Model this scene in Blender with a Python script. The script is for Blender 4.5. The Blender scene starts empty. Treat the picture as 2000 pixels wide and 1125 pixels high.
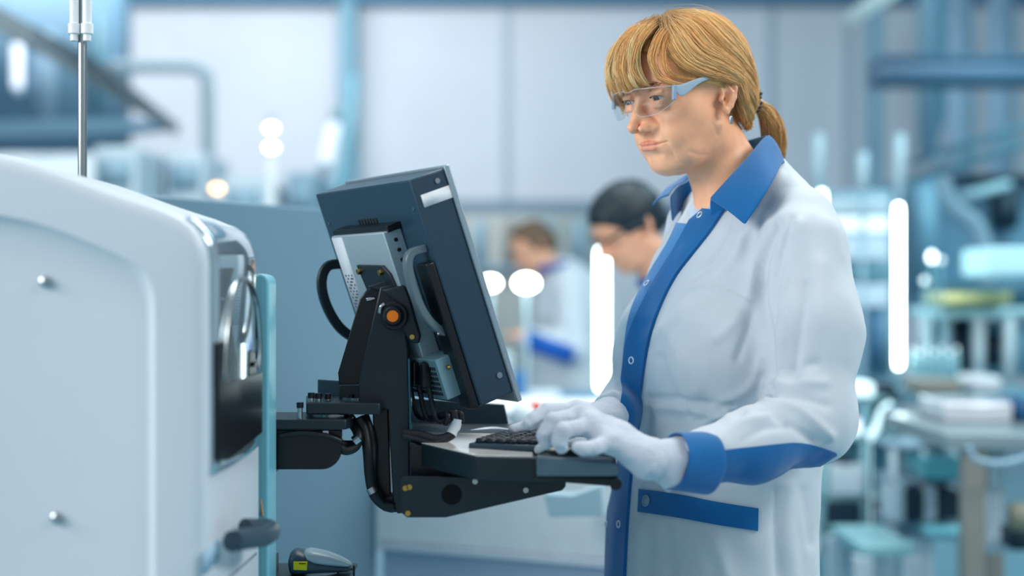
import bpy, math, random
import numpy as np
from mathutils import Vector, Matrix
from mathutils.bvhtree import BVHTree
random.seed(7); RNG = np.random.default_rng(7)
SC = bpy.context.scene
COL = SC.collection
# ------------------------------------------------------------------ camera
FPX = 2778.0                      # focal length in pixels of the 2000-wide frame
CAMZ = 1.23
cam_data = bpy.data.cameras.new('camera'); cam = bpy.data.objects.new('camera', cam_data)
COL.objects.link(cam); SC.camera = cam
cam.location = (0, 0, CAMZ); cam.rotation_euler = (math.pi/2, 0, 0)
cam_data.sensor_width = 36.0; cam_data.lens = 36.0*FPX/2000.0
cam_data.clip_start = 0.05; cam_data.clip_end = 100
cam_data.dof.use_dof = True; cam_data.dof.focus_distance = 1.87; cam_data.dof.aperture_fstop = 1.6
# ------------------------------------------------------------------ colour management
SC.view_settings.view_transform = 'Standard'; SC.view_settings.look = 'None'
SC.view_settings.exposure = 0.55; SC.view_settings.gamma = 1.0
SC.view_settings.use_curve_mapping = False
# ------------------------------------------------------------------ world and large lights
W = bpy.data.worlds.new('world'); SC.world = W; W.use_nodes = True
bgn = W.node_tree.nodes['Background']
bgn.inputs[0].default_value = (0.62, 0.76, 0.83, 1); bgn.inputs[1].default_value = 0.40

def area_light(name, loc, target, size, energy, color, size_y=None):
    ld = bpy.data.lights.new(name, 'AREA'); ld.energy = energy; ld.color = color
    ld.shape = 'RECTANGLE'; ld.size = size; ld.size_y = size_y or size
    lo = bpy.data.objects.new(name, ld); COL.objects.link(lo); lo.location = loc
    d = Vector(target)-Vector(loc); lo.rotation_euler = d.to_track_quat('-Z', 'Y').to_euler()
    return lo
# ceiling luminaires over the aisle, tall windows to the left plus wall wash and row fill lights added for brightness
area_light('aisle_luminaire', (0.7, 3.3, 3.5), (0.4, 2.0, 1.2), 2.4, 52, (0.95, 1.0, 1.0), 1.4)
area_light('side_luminaire', (2.7, 0.9, 3.1), (0.4, 2.0, 1.1), 2.2, 50, (1.0, 0.985, 0.95), 0.8)
area_light('window_daylight', (-3.2, 0.3, 2.6), (0.3, 2.0, 1.2), 2.2, 78, (1.0, 0.985, 0.965), 1.6)
area_light('wall_wash', (-2.2, 8.3, 3.8), (-1.9, 11.0, 1.7), 4.5, 96, (1.0, 0.99, 0.98), 0.9)  # added area light, washes the left of the back wall brighter
area_light('row_fill', (-1.6, 5.4, 3.7), (-1.7, 6.9, 1.0), 1.6, 26, (0.96, 0.99, 1.0), 0.8)  # added fill, brightens the machines at far left
area_light('bench_luminaire', (3.2, 5.2, 3.7), (2.4, 6.5, 0.9), 3.0, 66, (0.62, 0.95, 1.0), 1.5)

# ------------------------------------------------------------------ helpers
def P(px, py, Y):
    """point at depth Y on the sight line of photo pixel (px, py)"""
    return np.array([(px-1000.0)/FPX*Y, Y, CAMZ-(py-562.5)/FPX*Y])
def lin(c):
    return tuple(((v/255.0)/12.92 if v/255.0 <= 0.04045 else ((v/255.0+0.055)/1.055)**2.4) for v in c)
_m = {}
def mat(name, rgb, rough=0.5, metal=0.0, noise=0.0, nscale=30.0, bump=0.0, bscale=200.0, spec=0.5,
        emit=0.0, emit_rgb=None, sss=0.0, trans=0.0, ior=1.45, coat=0.0, sheen=0.0, attr=None, stretch=None):
    if name in _m: return _m[name]
    m = bpy.data.materials.new(name); m.use_nodes = True; nt = m.node_tree
    b = nt.nodes['Principled BSDF']; c = lin(rgb)
    b.inputs['Base Color'].default_value = (*c, 1); b.inputs['Roughness'].default_value = rough
    b.inputs['Metallic'].default_value = metal; b.inputs['Specular IOR Level'].default_value = spec
    b.inputs['IOR'].default_value = ior
    if coat: b.inputs['Coat Weight'].default_value = coat; b.inputs['Coat Roughness'].default_value = 0.08
    if sheen: b.inputs['Sheen Weight'].default_value = sheen
    if trans: b.inputs['Transmission Weight'].default_value = trans
    if sss:
        b.inputs['Subsurface Weight'].default_value = sss; b.inputs['Subsurface Radius'].default_value = (1.0, 0.35, 0.2)
        b.inputs['Subsurface Scale'].default_value = 0.006
    if emit:
        b.inputs['Emission Color'].default_value = (*lin(emit_rgb or rgb), 1); b.inputs['Emission Strength'].default_value = emit
    tc = nt.nodes.new('ShaderNodeTexCoord'); src = tc.outputs['Object']
    if stretch:
        mp = nt.nodes.new('ShaderNodeMapping'); mp.inputs['Scale'].default_value = stretch
        nt.links.new(src, mp.inputs['Vector']); src = mp.outputs['Vector']
    n = nt.nodes.new('ShaderNodeTexNoise'); n.inputs['Scale'].default_value = nscale; n.inputs['Detail'].default_value = 4
    nt.links.new(src, n.inputs['Vector'])
    r = nt.nodes.new('ShaderNodeValToRGB')
    k = max(noise, 0.03)
    r.color_ramp.elements[0].position = 0.3; r.color_ramp.elements[1].position = 0.7
    r.color_ramp.elements[0].color = (c[0]*(1-k), c[1]*(1-k), c[2]*(1-k), 1)
    r.color_ramp.elements[1].color = (min(1, c[0]*(1+k)), min(1, c[1]*(1+k)), min(1, c[2]*(1+k)), 1)
    nt.links.new(n.outputs['Fac'], r.inputs['Fac']); out = r.outputs['Color']
    if attr:
        at = nt.nodes.new('ShaderNodeAttribute'); at.attribute_name = attr
        mx = nt.nodes.new('ShaderNodeMix'); mx.data_type = 'RGBA'; mx.blend_type = 'MULTIPLY'; mx.inputs[0].default_value = 1
        nt.links.new(at.outputs['Color'], mx.inputs[6]); nt.links.new(out, mx.inputs[7]); out = mx.outputs[2]
    nt.links.new(out, b.inputs['Base Color'])
    if bump:
        n2 = nt.nodes.new('ShaderNodeTexNoise'); n2.inputs['Scale'].default_value = bscale; n2.inputs['Detail'].default_value = 3
        nt.links.new(src, n2.inputs['Vector'])
        bp = nt.nodes.new('ShaderNodeBump'); bp.inputs['Strength'].default_value = bump; bp.inputs['Distance'].default_value = 0.002
        nt.links.new(n2.outputs['Fac'], bp.inputs['Height']); nt.links.new(bp.outputs['Normal'], b.inputs['Normal'])
    _m[name] = m; return m
def clear_mat(name, tint, gloss_rough=0.03, amount=1.0):
    """thin clear plastic or glass: see-through with Fresnel reflection"""
    if name in _m: return _m[name]
    m = bpy.data.materials.new(name); m.use_nodes = True; nt = m.node_tree
    for x in list(nt.nodes): nt.nodes.remove(x)
    o = nt.nodes.new('ShaderNodeOutputMaterial'); t = nt.nodes.new('ShaderNodeBsdfTransparent'); g = nt.nodes.new('ShaderNodeBsdfGlossy')
    t.inputs[0].default_value = (*lin(tint), 1); g.inputs['Roughness'].default_value = gloss_rough
    f = nt.nodes.new('ShaderNodeFresnel'); f.inputs[0].default_value = 1.5
    mu = nt.nodes.new('ShaderNodeMath'); mu.operation = 'MULTIPLY'; mu.inputs[1].default_value = amount; mu.use_clamp = True
    mx = nt.nodes.new('ShaderNodeMixShader')
    nt.links.new(f.outputs[0], mu.inputs[0]); nt.links.new(mu.outputs[0], mx.inputs[0])
    nt.links.new(t.outputs[0], mx.inputs[1]); nt.links.new(g.outputs[0], mx.inputs[2]); nt.links.new(mx.outputs[0], o.inputs[0])
    _m[name] = m; return m

ORG = {}                                     # world origin of every empty / mesh object
def tag(o, label=None, cat=None, group=None, kind=None):
    if label: o['label'] = label
    if cat: o['category'] = cat
    if group: o['group'] = group
    if kind: o['kind'] = kind
    return o
def thing(name, loc, label, cat, group=None):
    o = bpy.data.objects.new(name, None); COL.objects.link(o); o.location = tuple(loc); o.empty_display_size = 0.05
    ORG[o] = np.array(loc, float); return tag(o, label, cat, group)
def link(name, V, F, m, parent=None, smooth=True, bevel=0.0, seg=2, angle=None, attr=None, subd=0, solid=0.0):
    V = np.asarray(V, float).reshape(-1, 3)
    if parent is not None: org = ORG[parent]
    else: org = np.array([(V[:, 0].min()+V[:, 0].max())/2, (V[:, 1].min()+V[:, 1].max())/2, V[:, 2].min()])
    me = bpy.data.meshes.new(name)
    if isinstance(F, np.ndarray):
        Vl = V-org; k = F.shape[1]
        me.vertices.add(len(Vl)); me.vertices.foreach_set('co', Vl.astype(np.float32).ravel())
        me.loops.add(F.size); me.loops.foreach_set('vertex_index', F.astype(np.int32).ravel())
        me.polygons.add(len(F)); me.polygons.foreach_set('loop_start', np.arange(0, F.size, k, dtype=np.int32))
        me.polygons.foreach_set('loop_total', np.full(len(F), k, dtype=np.int32))
        me.update(calc_edges=True); me.validate()
    else:
        me.from_pydata((V-org).tolist(), [], F); me.update()
    if m is not None: me.materials.append(m)
    if smooth: me.polygons.foreach_set('use_smooth', np.ones(len(me.polygons), dtype=bool))
    if attr is not None:
        a = me.color_attributes.new('tint', 'FLOAT_COLOR', 'POINT'); a.data.foreach_set('color', np.asarray(attr, np.float32).ravel())
    o = bpy.data.objects.new(name, me); COL.objects.link(o)
    if parent is not None:
        o.parent = parent; ORG[o] = org.copy()      # child origin coincides with its parent's origin
    else:
        o.location = tuple(org); ORG[o] = org
    if solid: md = o.modifiers.new('solid', 'SOLIDIFY'); md.thickness = solid; md.offset = 0
    if subd: md = o.modifiers.new('sub', 'SUBSURF'); md.levels = subd; md.render_levels = subd
    if bevel:
        md = o.modifiers.new('bevel', 'BEVEL'); md.width = bevel; md.segments = seg; md.limit_method = 'ANGLE'; md.angle_limit = math.radians(35)
        md.harden_normals = False
    if smooth and (bevel or angle):
        me.set_sharp_from_angle(angle=math.radians(angle or 40))
    return o

class MB:
    """collects simple solids in world coordinates"""
    def __init__(s): s.V = []; s.F = []
    def add(s, V, F):
        n = len(s.V); s.V += [tuple(map(float, v)) for v in V]; s.F += [tuple(i+n for i in f) for f in F]; return s
    def box(s, c, d, rz=0.0, R=None):
        c = np.array(c, float); hx, hy, hz = d[0]/2, d[1]/2, d[2]/2
        v = np.array([(x, y, z) for z in (-hz, hz) for x, y in ((-hx, -hy), (hx, -hy), (hx, hy), (-hx, hy))])
        if R is None: R = np.array([[math.cos(rz), -math.sin(rz), 0], [math.sin(rz), math.cos(rz), 0], [0, 0, 1]])
        v = v@np.asarray(R).T+c
        return s.add(v, [(3, 2, 1, 0), (4, 5, 6, 7), (0, 1, 5, 4), (1, 2, 6, 5), (2, 3, 7, 6), (3, 0, 4, 7)])
    def ext(s, pts, d):
        """polygon of 3D points extruded by vector d"""
        pts = [np.array(p, float) for p in pts]; d = np.array(d, float); n = len(pts)
        nr = np.zeros(3)
        for i in range(n): nr += np.cross(pts[i]-pts[0], pts[(i+1) % n]-pts[0])
        if np.dot(nr, d) > 0: pts = pts[::-1]
        return s.add(pts+[p+d for p in pts], [tuple(range(n)), tuple(range(2*n-1, n-1, -1))]+[(i, i+n, (i+1) % n+n, (i+1) % n) for i in range(n)])
    def pix(s, poly, Y, t):
        """front-facing plate: outline given in photo pixels at depth Y, thickness t going away"""
        return s.ext([P(x, y, Y) for x, y in poly], (0, t, 0))
    def tube(s, path, r, n=10, cap=True):
        path = [np.array(p, float) for p in path]; k = len(path); rs = r if hasattr(r, '__len__') else [r]*k
        T = [path[min(i+1, k-1)]-path[max(i-1, 0)] for i in range(k)]; T = [t/(np.linalg.norm(t)+1e-12) for t in T]
        u = np.cross(T[0], (0, 0, 1)); u = u if np.linalg.norm(u) > 1e-3 else np.cross(T[0], (1, 0, 0)); u /= np.linalg.norm(u)
        V = []
        for i in range(k):
            u = u-np.dot(u, T[i])*T[i]; u /= np.linalg.norm(u)+1e-12; w = np.cross(T[i], u)
            for j in range(n):
                a = 2*math.pi*j/n; V.append(path[i]+rs[i]*(math.cos(a)*u+math.sin(a)*w))
        F = [(i*n+j, i*n+(j+1) % n, (i+1)*n+(j+1) % n, (i+1)*n+j) for i in range(k-1) for j in range(n)]
        if cap: F += [tuple(range(n))[::-1], tuple(range((k-1)*n, k*n))]
        return s.add(V, F)
    def cyl(s, a, b, r, n=16, r2=None): return s.tube([a, b], [r, r if r2 is None else r2], n)
    def ball(s, c, r, n=12, sc=(1, 1, 1)):
        c = np.array(c, float); V = [c+np.array((0, 0, r*sc[2]))]; F = []
        for i in range(1, n):
            th = math.pi*i/n
            for j in range(2*n): ph = math.pi*j/n; V.append(c+r*np.array((sc[0]*math.sin(th)*math.cos(ph), sc[1]*math.sin(th)*math.sin(ph), sc[2]*math.cos(th))))
        V.append(c-np.array((0, 0, r*sc[2]))); m = 2*n
        F += [(0, 1+j, 1+(j+1) % m) for j in range(m)]
        F += [(1+(i-1)*m+j, 1+i*m+j, 1+i*m+(j+1) % m, 1+(i-1)*m+(j+1) % m) for i in range(1, n-1) for j in range(m)]
        e = len(V)-1; b = 1+(n-2)*m; F += [(e, b+(j+1) % m, b+j) for j in range(m)]
        return s.add(V, F)
    def build(s, name, m, parent=None, **k): return link(name, s.V, s.F, m, parent, **k)
def crom(pts, n=8):
    """Catmull-Rom through the points"""
    p = [np.array(x, float) for x in pts]; p = [2*p[0]-p[1]]+p+[2*p[-1]-p[-2]]; out = []
    for i in range(1, len(p)-2):
        for k in range(n):
            t = k/n; out.append(0.5*((2*p[i])+(-p[i-1]+p[i+1])*t+(2*p[i-1]-5*p[i]+4*p[i+1]-p[i+2])*t*t+(-p[i-1]+3*p[i]-3*p[i+1]+p[i+2])*t**3))
    out.append(p[-2]); return out
# ------------------------------------------------------------------ implicit surfaces
def ell(X, c, r, R=None):
    q = [X[i]-c[i] for i in range(3)]
    if R is not None: q = [R[i][0]*q[0]+R[i][1]*q[1]+R[i][2]*q[2] for i in range(3)]
    k0 = np.sqrt((q[0]/r[0])**2+(q[1]/r[1])**2+(q[2]/r[2])**2)+1e-6
    k1 = np.sqrt((q[0]/r[0]**2)**2+(q[1]/r[1]**2)**2+(q[2]/r[2]**2)**2)+1e-9
    return k0*(k0-1)/k1
def cap(X, a, b, r1, r2=None):
    r2 = r1 if r2 is None else r2; a = np.array(a, float); ba = np.array(b, float)-a; L = max(float(ba@ba), 1e-12)
    q = [X[i]-a[i] for i in range(3)]
    h = np.clip((q[0]*ba[0]+q[1]*ba[1]+q[2]*ba[2])/L, 0, 1)
    return np.sqrt((q[0]-h*ba[0])**2+(q[1]-h*ba[1])**2+(q[2]-h*ba[2])**2)-(r1+h*(r2-r1))
def chain(X, pts, rs, k):
    d = None
    for i in range(len(pts)-1):
        e = cap(X, pts[i], pts[i+1], rs[i], rs[i+1]); d = e if d is None else smin(d, e, k)
    return d
def smin(a, b, k):
    h = np.maximum(k-np.abs(a-b), 0)/k; return np.minimum(a, b)-h*h*k*0.25
def smax(a, b, k): return -smin(-a, -b, k)
def net(f, lo, hi, h):
    """surface nets: quad mesh of f = 0 inside the box"""
    ax = [np.arange(lo[i], hi[i]+h, h, dtype=np.float32) for i in range(3)]
    X = np.meshgrid(*ax, indexing='ij', sparse=False); D = f(X).astype(np.float32); del X
    ins = D < 0; n = D.shape
    c = [s for s in n]
    cnt = np.zeros((n[0]-1, n[1]-1, n[2]-1), np.int8)
    for dx in (0, 1):
        for dy in (0, 1):
            for dz in (0, 1): cnt += ins[dx:n[0]-1+dx, dy:n[1]-1+dy, dz:n[2]-1+dz]
    act = (cnt > 0) & (cnt < 8); I = np.argwhere(act); idx = -np.ones(act.shape, np.int64); idx[act] = np.arange(len(I))
    S = np.zeros((len(I), 3)); C = np.zeros(len(I))
    cor = [(0, 0, 0), (1, 0, 0), (0, 1, 0), (1, 1, 0), (0, 0, 1), (1, 0, 1), (0, 1, 1), (1, 1, 1)]
    val = [D[I[:, 0]+a, I[:, 1]+b, I[:, 2]+d] for a, b, d in cor]
    for i in range(8):
        for j in range(i+1, 8):
            df = np.array(cor[j])-np.array(cor[i])
            if np.abs(df).sum() != 1: continue
            cr = (val[i] < 0) != (val[j] < 0); t = np.where(cr, val[i]/(val[i]-val[j]+1e-20), 0)
            S += np.where(cr[:, None], np.array(cor[i])+t[:, None]*df, 0); C += cr
    V = (I+S/C[:, None])*h+np.array([a[0] for a in ax])
    Fs = []
    for a in range(3):
        b, d = (a+1) % 3, (a+2) % 3
        s0 = [slice(None)]*3; s1 = [slice(None)]*3; s0[a] = slice(0, n[a]-1); s1[a] = slice(1, n[a])
        A = ins[tuple(s0)]; B = ins[tuple(s1)]
        E = np.argwhere(A != B); E = E[(E[:, b] > 0) & (E[:, d] > 0) & (E[:, b] < n[b]-1) & (E[:, d] < n[d]-1)]
        fl = A[E[:, 0], E[:, 1], E[:, 2]]
        q = []
        for ob, od in ((-1, -1), (0, -1), (0, 0), (-1, 0)):
            G = E.copy(); G[:, b] += ob; G[:, d] += od; q.append(idx[G[:, 0], G[:, 1], G[:, 2]])
        Q = np.stack(q, 1); Q[~fl] = Q[~fl][:, ::-1]; Fs.append(Q)
    return V, np.concatenate(Fs)
def vnormals(V, F):
    N = np.zeros_like(V); fn = np.cross(V[F[:, 2]]-V[F[:, 0]], V[F[:, 3]]-V[F[:, 1]] if F.shape[1] == 4 else V[F[:, 2]]-V[F[:, 1]])
    for k in range(F.shape[1]): np.add.at(N, F[:, k], fn)
    return N/(np.linalg.norm(N, axis=1, keepdims=True)+1e-12)
def relax(V, F, it=2, lam=0.5):
    for _ in range(it):
        S = np.zeros_like(V); C = np.zeros(len(V))
        for k in range(F.shape[1]):
            j = (k+1) % F.shape[1]; np.add.at(S, F[:, k], V[F[:, j]]); np.add.at(C, F[:, k], 1); np.add.at(S, F[:, j], V[F[:, k]]); np.add.at(C, F[:, j], 1)
        V = V+lam*(S/np.maximum(C, 1)[:, None]-V)
    return V
def pixof(V):
    return np.stack([V[:, 0]/V[:, 1]*FPX+1000, 562.5-(V[:, 2]-CAMZ)/V[:, 1]*FPX], 1)
def noise3(V, s, seed=0):
    """cheap smooth value noise on points"""
    q = np.asarray(V)*s; i = np.floor(q).astype(np.int64); f = q-i; f = f*f*(3-2*f); o = 0
    for dx in (0, 1):
        for dy in (0, 1):
            for dz in (0, 1):
                hsh = ((i[:, 0]+dx)*73856093 ^ (i[:, 1]+dy)*19349663 ^ (i[:, 2]+dz)*83492791 ^ seed*2654435) & 0xffff
                w = (f[:, 0] if dx else 1-f[:, 0])*(f[:, 1] if dy else 1-f[:, 1])*(f[:, 2] if dz else 1-f[:, 2])
                o = o+w*(((hsh*40503) & 0xffff)/32768.0-1)
    return o
# ================================================================== the hall
WALLM = mat('wall_paint', (206, 213, 222), rough=0.8, noise=0.03, nscale=2)
TRIM = mat('steel_trim', (120, 158, 180), rough=0.5, noise=0.05)
FLOORM = mat('floor_resin', (112, 165, 182), rough=0.28, noise=0.06, nscale=4)
CEILM = mat('ceiling_panel', (140, 175, 195), rough=0.8, noise=0.05)
def struct(name, mb, m, **k): return tag(mb.build(name, m, **k), kind='structure')
struct('floor', MB().box((0, 4.5, -0.05), (16, 15.4, 0.1)), FLOORM, smooth=False)
struct('wall_back', MB().box((0, 11.1, 2.0), (16, 0.2, 4.0)), WALLM, smooth=False)
struct('wall_left', MB().box((-7.6, 4.5, 2.0), (0.2, 15.4, 4.0)), WALLM, smooth=False)
struct('wall_right', MB().box((7.6, 4.5, 2.0), (0.2, 15.4, 4.0)), WALLM, smooth=False)
struct('ceiling', MB().box((0, 7.5, 4.10), (16, 8.0, 0.12)), CEILM, smooth=False)
mb = MB()
for z in (3.43,): mb.box((0, 10.9, z+0.08), (15, 0.22, 0.20))
struct('trim_1', mb, mat('blue_beam', (62, 120, 152), rough=0.5), bevel=0.01)
struct('trim_2', MB().box((1.0, 10.93, 1.84), (9.4, 0.14, 0.12)), mat('grey_rail', (118, 140, 158), rough=0.5), bevel=0.01)
struct('trim_3', MB().box(tuple(P(681, 560, 10.9)*np.array([1, 1, 0])+np.array([0, 0, 1.9])), (0.13, 0.2, 3.8)), mat('teal_column', (112, 160, 180), rough=0.5), bevel=0.01)
mb = MB()
for px_ in (985, 1500, 1650): mb.box((P(px_, 0, 10.98)[0], 10.98, 1.9), (0.035, 0.05, 3.8))
struct('trim_4', mb, mat('panel_joint', (180, 196, 210), rough=0.6), bevel=0.004)
struct('trim_5', MB().box((P(1706, 0, 9.0)[0], 9.0, 1.55), (0.10, 0.16, 3.1)), mat('pale_post', (128, 160, 180), rough=0.5), bevel=0.01)
# ================================================================== placement machine at the left
MW = mat('machine_white', (206, 215, 224), rough=0.38, noise=0.015, nscale=3, spec=0.5)
MT = mat('machine_flange', (120, 190, 208), rough=0.35, spec=0.5)
BLK = mat('black_powder_coat', (30, 41, 50), rough=0.38, noise=0.08, nscale=200, bump=0.08, bscale=1200)
BLK2 = mat('black_plastic', (14, 20, 26), rough=0.3, noise=0.05)
STEEL = mat('steel', (178, 186, 190), rough=0.22, metal=1.0, noise=0.03)
BRASS = mat('brass_screw', (196, 160, 84), rough=0.3, metal=1.0)
Y0, Y1 = 1.42, 1.79
prof = [(-420, 2600), (-420, 250), (-200, 268), (0, 303), (60, 318), (130, 342), (200, 368), (260, 388), (310, 404), (345, 420), (370, 438), (388, 460), (398, 485), (402, 515), (402, 2600)]
def prof_pt(px_, py_, Y): p = P(px_, py_, Y0); return np.array([p[0], Y, max(p[2], 0.02)])
mach = thing('placement_machine', (P(402, 0, Y0)[0]-0.35, (Y0+Y1)/2, 0), 'white rounded placement machine with dark window and black handle, nearest at left', 'machine')
def loft(profA, YA, profB, YB, name, m, parent, closeA=True, closeB=True, bevel=0.006):
    A = [prof_pt(x, y, YA) for x, y in profA]; B = [prof_pt(x, y, YB) for x, y in profB]; n = len(A)
    F = [(i, i+1, n+i+1, n+i) for i in range(n-1)]+[(n-1, 0, n, 2*n-1)]
    if closeA: F.append(tuple(range(n))[::-1])
    if closeB: F.append(tuple(range(n, 2*n)))
    return link(name, A+B, F, m, parent, bevel=bevel, seg=3)
def inset(pr, d):
    out = []
    for x, y in pr: out.append((x-d if x > -400 else x, y+d*0.9 if y < 2000 else y))
    return out
def resamp(pr, n):
    q = np.array(pr, float); q = np.array([(x, min(y, 1140)) for x, y in q]); d = np.concatenate([[0], np.cumsum(np.linalg.norm(np.diff(q, axis=0), axis=1))])
    t = np.linspace(0, d[-1], n); r = np.stack([np.interp(t, d, q[:, k]) for k in range(2)], 1); r[0, 1] = r[-1, 1] = 2600; return r
cov = [(-380, 2500), (-380, 372), (0, 420), (60, 432), (122, 452), (186, 478), (240, 502), (272, 520), (290, 540), (301, 572), (303, 640), (303, 2500)]
cov2 = [(-360, 2500), (-360, 394), (0, 440), (56, 453), (116, 474), (176, 498), (222, 520), (250, 536), (268, 556), (279, 585), (281, 650), (281, 2500)]
NP = 90; A_, B_, C_ = resamp(prof, NP), resamp(cov, NP), resamp(cov2, NP)
Vh = [prof_pt(x, y, 1.715) for x, y in A_]+[prof_pt(x, y, Y0+0.014) for x, y in A_]
for k in range(1, 6):      # rolled edge
    a = math.pi/2*k/5; r_ = 0.014
    for i, (x, y) in enumerate(A_):
        i0, i1 = max(i-1, 1), min(i+1, NP-2); tx, ty = A_[i1]-A_[i0] if i1 > i0 else (1, 0); L2_ = math.hypot(tx, ty); nx, ny = -ty/L2_, tx/L2_
        sft = r_*(1-math.cos(a))*FPX/Y0
        Vh.append(prof_pt(x+nx*sft, y+ny*sft if y < 2000 else y, Y0+r_-r_*math.sin(a)))
Vh += [prof_pt(x, y, Y0) for x, y in B_]; rows = 8
Fh = [(k*NP+i, k*NP+i+1, (k+1)*NP+i+1, (k+1)*NP+i) for k in range(rows-1) for i in range(NP-1)]+[tuple(range(NP))]
link('housing', Vh, Fh, MW, mach, angle=50)
Vc = [prof_pt(x, y, Y0) for x, y in B_]+[prof_pt(x, y, Y0+0.002) for x, y in (B_*0.9+C_*0.1)]+[prof_pt(x, y, Y0+0.0075) for x, y in (B_*0.45+C_*0.55)]+[prof_pt(x, y, Y0+0.009) for x, y in C_]
Fc = [(k*NP+i, k*NP+i+1, (k+1)*NP+i+1, (k+1)*NP+i) for k in range(3) for i in range(NP-1)]+[tuple(3*NP+i for i in range(NP))]
link('side_cover', Vc, Fc, MW, mach, angle=60)
for x, y in ((90, 551), (112, 1012)):
    c = P(x, y, Y0+0.009); c[1] = Y0+0.009
    sc = MB().tube([c, c-np.array([0, 0.004, 0]), c-np.array([0, 0.006, 0])], [0.0062, 0.0056, 0.003], 20).build('screw', STEEL, mach, angle=40)
# far flange band following the same outline
fl = [(x*1.0+ (2 if x > 300 else 0), y) for x, y in prof]
loft(inset(prof, 8), 1.715, inset(prof, 8), 1.735, 'seam', BLK2, mach, bevel=0.001)
loft([(-420, 2600), (-420, 526), (396, 528), (412, 532), (419, 542), (420, 556), (420, 2600)], 1.735, [(-420, 2600), (-420, 526), (396, 528), (412, 532), (419, 542), (420, 556), (420, 2600)], Y1, 'flange', MT, mach, bevel=0.003)
# window wrapped over the rounded corner
X402 = P(402, 0, Y0)[0]
wprof = [(352, 425), (370, 438), (388, 460), (398, 485), (402, 515), (402, 560), (402, 640), (402, 720), (402, 800), (402, 870), (402, 932)]
W0, W1 = 1.437, 1.700
def arc_pts(off):
    pts = [P(x, y, Y0) for x, y in wprof]; out = []
    for i, p in enumerate(pts):
        a = pts[max(i-1, 0)]; b = pts[min(i+1, len(pts)-1)]; t = (b-a); nrm = np.array([-t[2], 0, t[0]]); nrm /= np.linalg.norm(nrm); out.append(p+nrm*(-off if nrm[0] < 0 else off))
    return out
rng_ = crom(arc_pts(0.0012), 4); n = len(rng_)
Vw_ = [];
for p in rng_:
    for k in range(9): Vw_.append(np.array([p[0]+0.0045*math.sin(math.pi*k/8), W0+(W1-W0)*k/8, p[2]]))
win = link('window', Vw_, [(i*9+j, (i+1)*9+j, (i+1)*9+j+1, i*9+j+1) for i in range(n-1) for j in range(8)], mat('mirror_window', (178, 200, 210), rough=0.06, spec=1.0, coat=1.0, metal=0.6), mach, solid=0.003)
# black base inside the lower window and two dark actuator blocks seen through it
mb = MB(); xx = X402+0.0045
mb.ext([np.array([xx, W0+0.004, P(0, 758, Y0)[2]]), np.array([xx, W1-0.004, P(0, 758, Y0)[2]]), np.array([xx, W1-0.004, P(0, 900, Y0)[2]]), np.array([xx, 1.50, P(0, 918, Y0)[2]]), np.array([xx, W0+0.004, P(0, 905, Y0)[2]])], (0.0035, 0, 0))
mb.build('window_base', BLK2, mach, bevel=0.001)
mb = MB(); mb.box((xx+0.001, 1.465, P(0, 715, Y0)[2]), (0.005, 0.05, 0.045)); mb.build('actuator_block', BLK2, mach, bevel=0.001)
mb = MB(); mb.box((xx+0.001, 1.635, P(0, 742, Y0)[2]), (0.005, 0.05, 0.016)); mb.box((xx+0.001, 1.63, P(0, 722, Y0)[2]), (0.005, 0.032, 0.02)); mb.build('actuator_block', BLK2, mach, bevel=0.001)
mb = MB(); mb.tube(crom([(xx+0.002, 1.47, P(0, 750, Y0)[2]), (xx+0.002, 1.49, P(0, 640, Y0)[2]), (xx+0.002, 1.53, P(0, 560, Y0)[2]), (xx+0.002, 1.60, P(0, 545, Y0)[2]), (xx+0.002, 1.66, P(0, 590, Y0)[2]), (xx+0.002, 1.685, P(0, 680, Y0)[2]), (xx+0.002, 1.68, P(0, 752, Y0)[2])], 8), 0.003, 8)
mb.build('window_frame_bar', STEEL, mach)
# grooves across the lower door, handle and warning strip
a, b = P(440, 1128, 1.0), P(516, 1068, 1.0)
def onface(px_, py_, off=0.0):   # point of the right-hand face seen at a pixel
    Yq = X402/((px_-1000)/FPX); return P(px_, py_, Yq)+np.array([off, 0, 0])
mb = MB(); q = [onface(420, 1148), onface(500, 1079), onface(500, 1083), onface(420, 1153)]; mb.ext([x+np.array([-0.001, 0, 0]) for x in q], (0.0022, 0, 0)); mb.build('door_gap', mat('gap_grey', (140, 158, 172), rough=0.7), mach)
mb = MB(); q = [onface(400.5, 1078), onface(428, 1048), onface(428, 1090), onface(400.5, 1122)]; mb.ext([x+np.array([-0.001, 0, 0]) for x in q], (0.0018, 0, 0)); mb.build('label_plate', mat('pale_blue_label', (150, 184, 206), rough=0.5), mach)
hd = mat('handle_rubber', (52, 74, 88), rough=0.35)
p0, p1 = onface(482, 1033), onface(452, 1056); ax = np.array([0.060, 0, 0])
path = crom([P(478, 1030, 1.56)+np.array([0, 0, 0]), P(505, 1030, 1.58), P(524, 1032, 1.60), P(527, 1040, 1.58), P(515, 1047, 1.545), P(485, 1052, 1.50), P(454, 1057, 1.46)], 8)
mb = MB(); mb.tube(path, [0.0098]*9+[0.0105]*10+[0.0112]*(len(path)-19), 16); mb.build('handle', hd, mach, angle=50)
mb = MB(); mb.tube([onface(508, 975, 0.001), onface(512, 1022, 0.001)], [0.0006, 0.0016], 8); mb.build('cable_tie', mat('orange_strip', (214, 150, 92), rough=0.5), mach)

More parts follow.
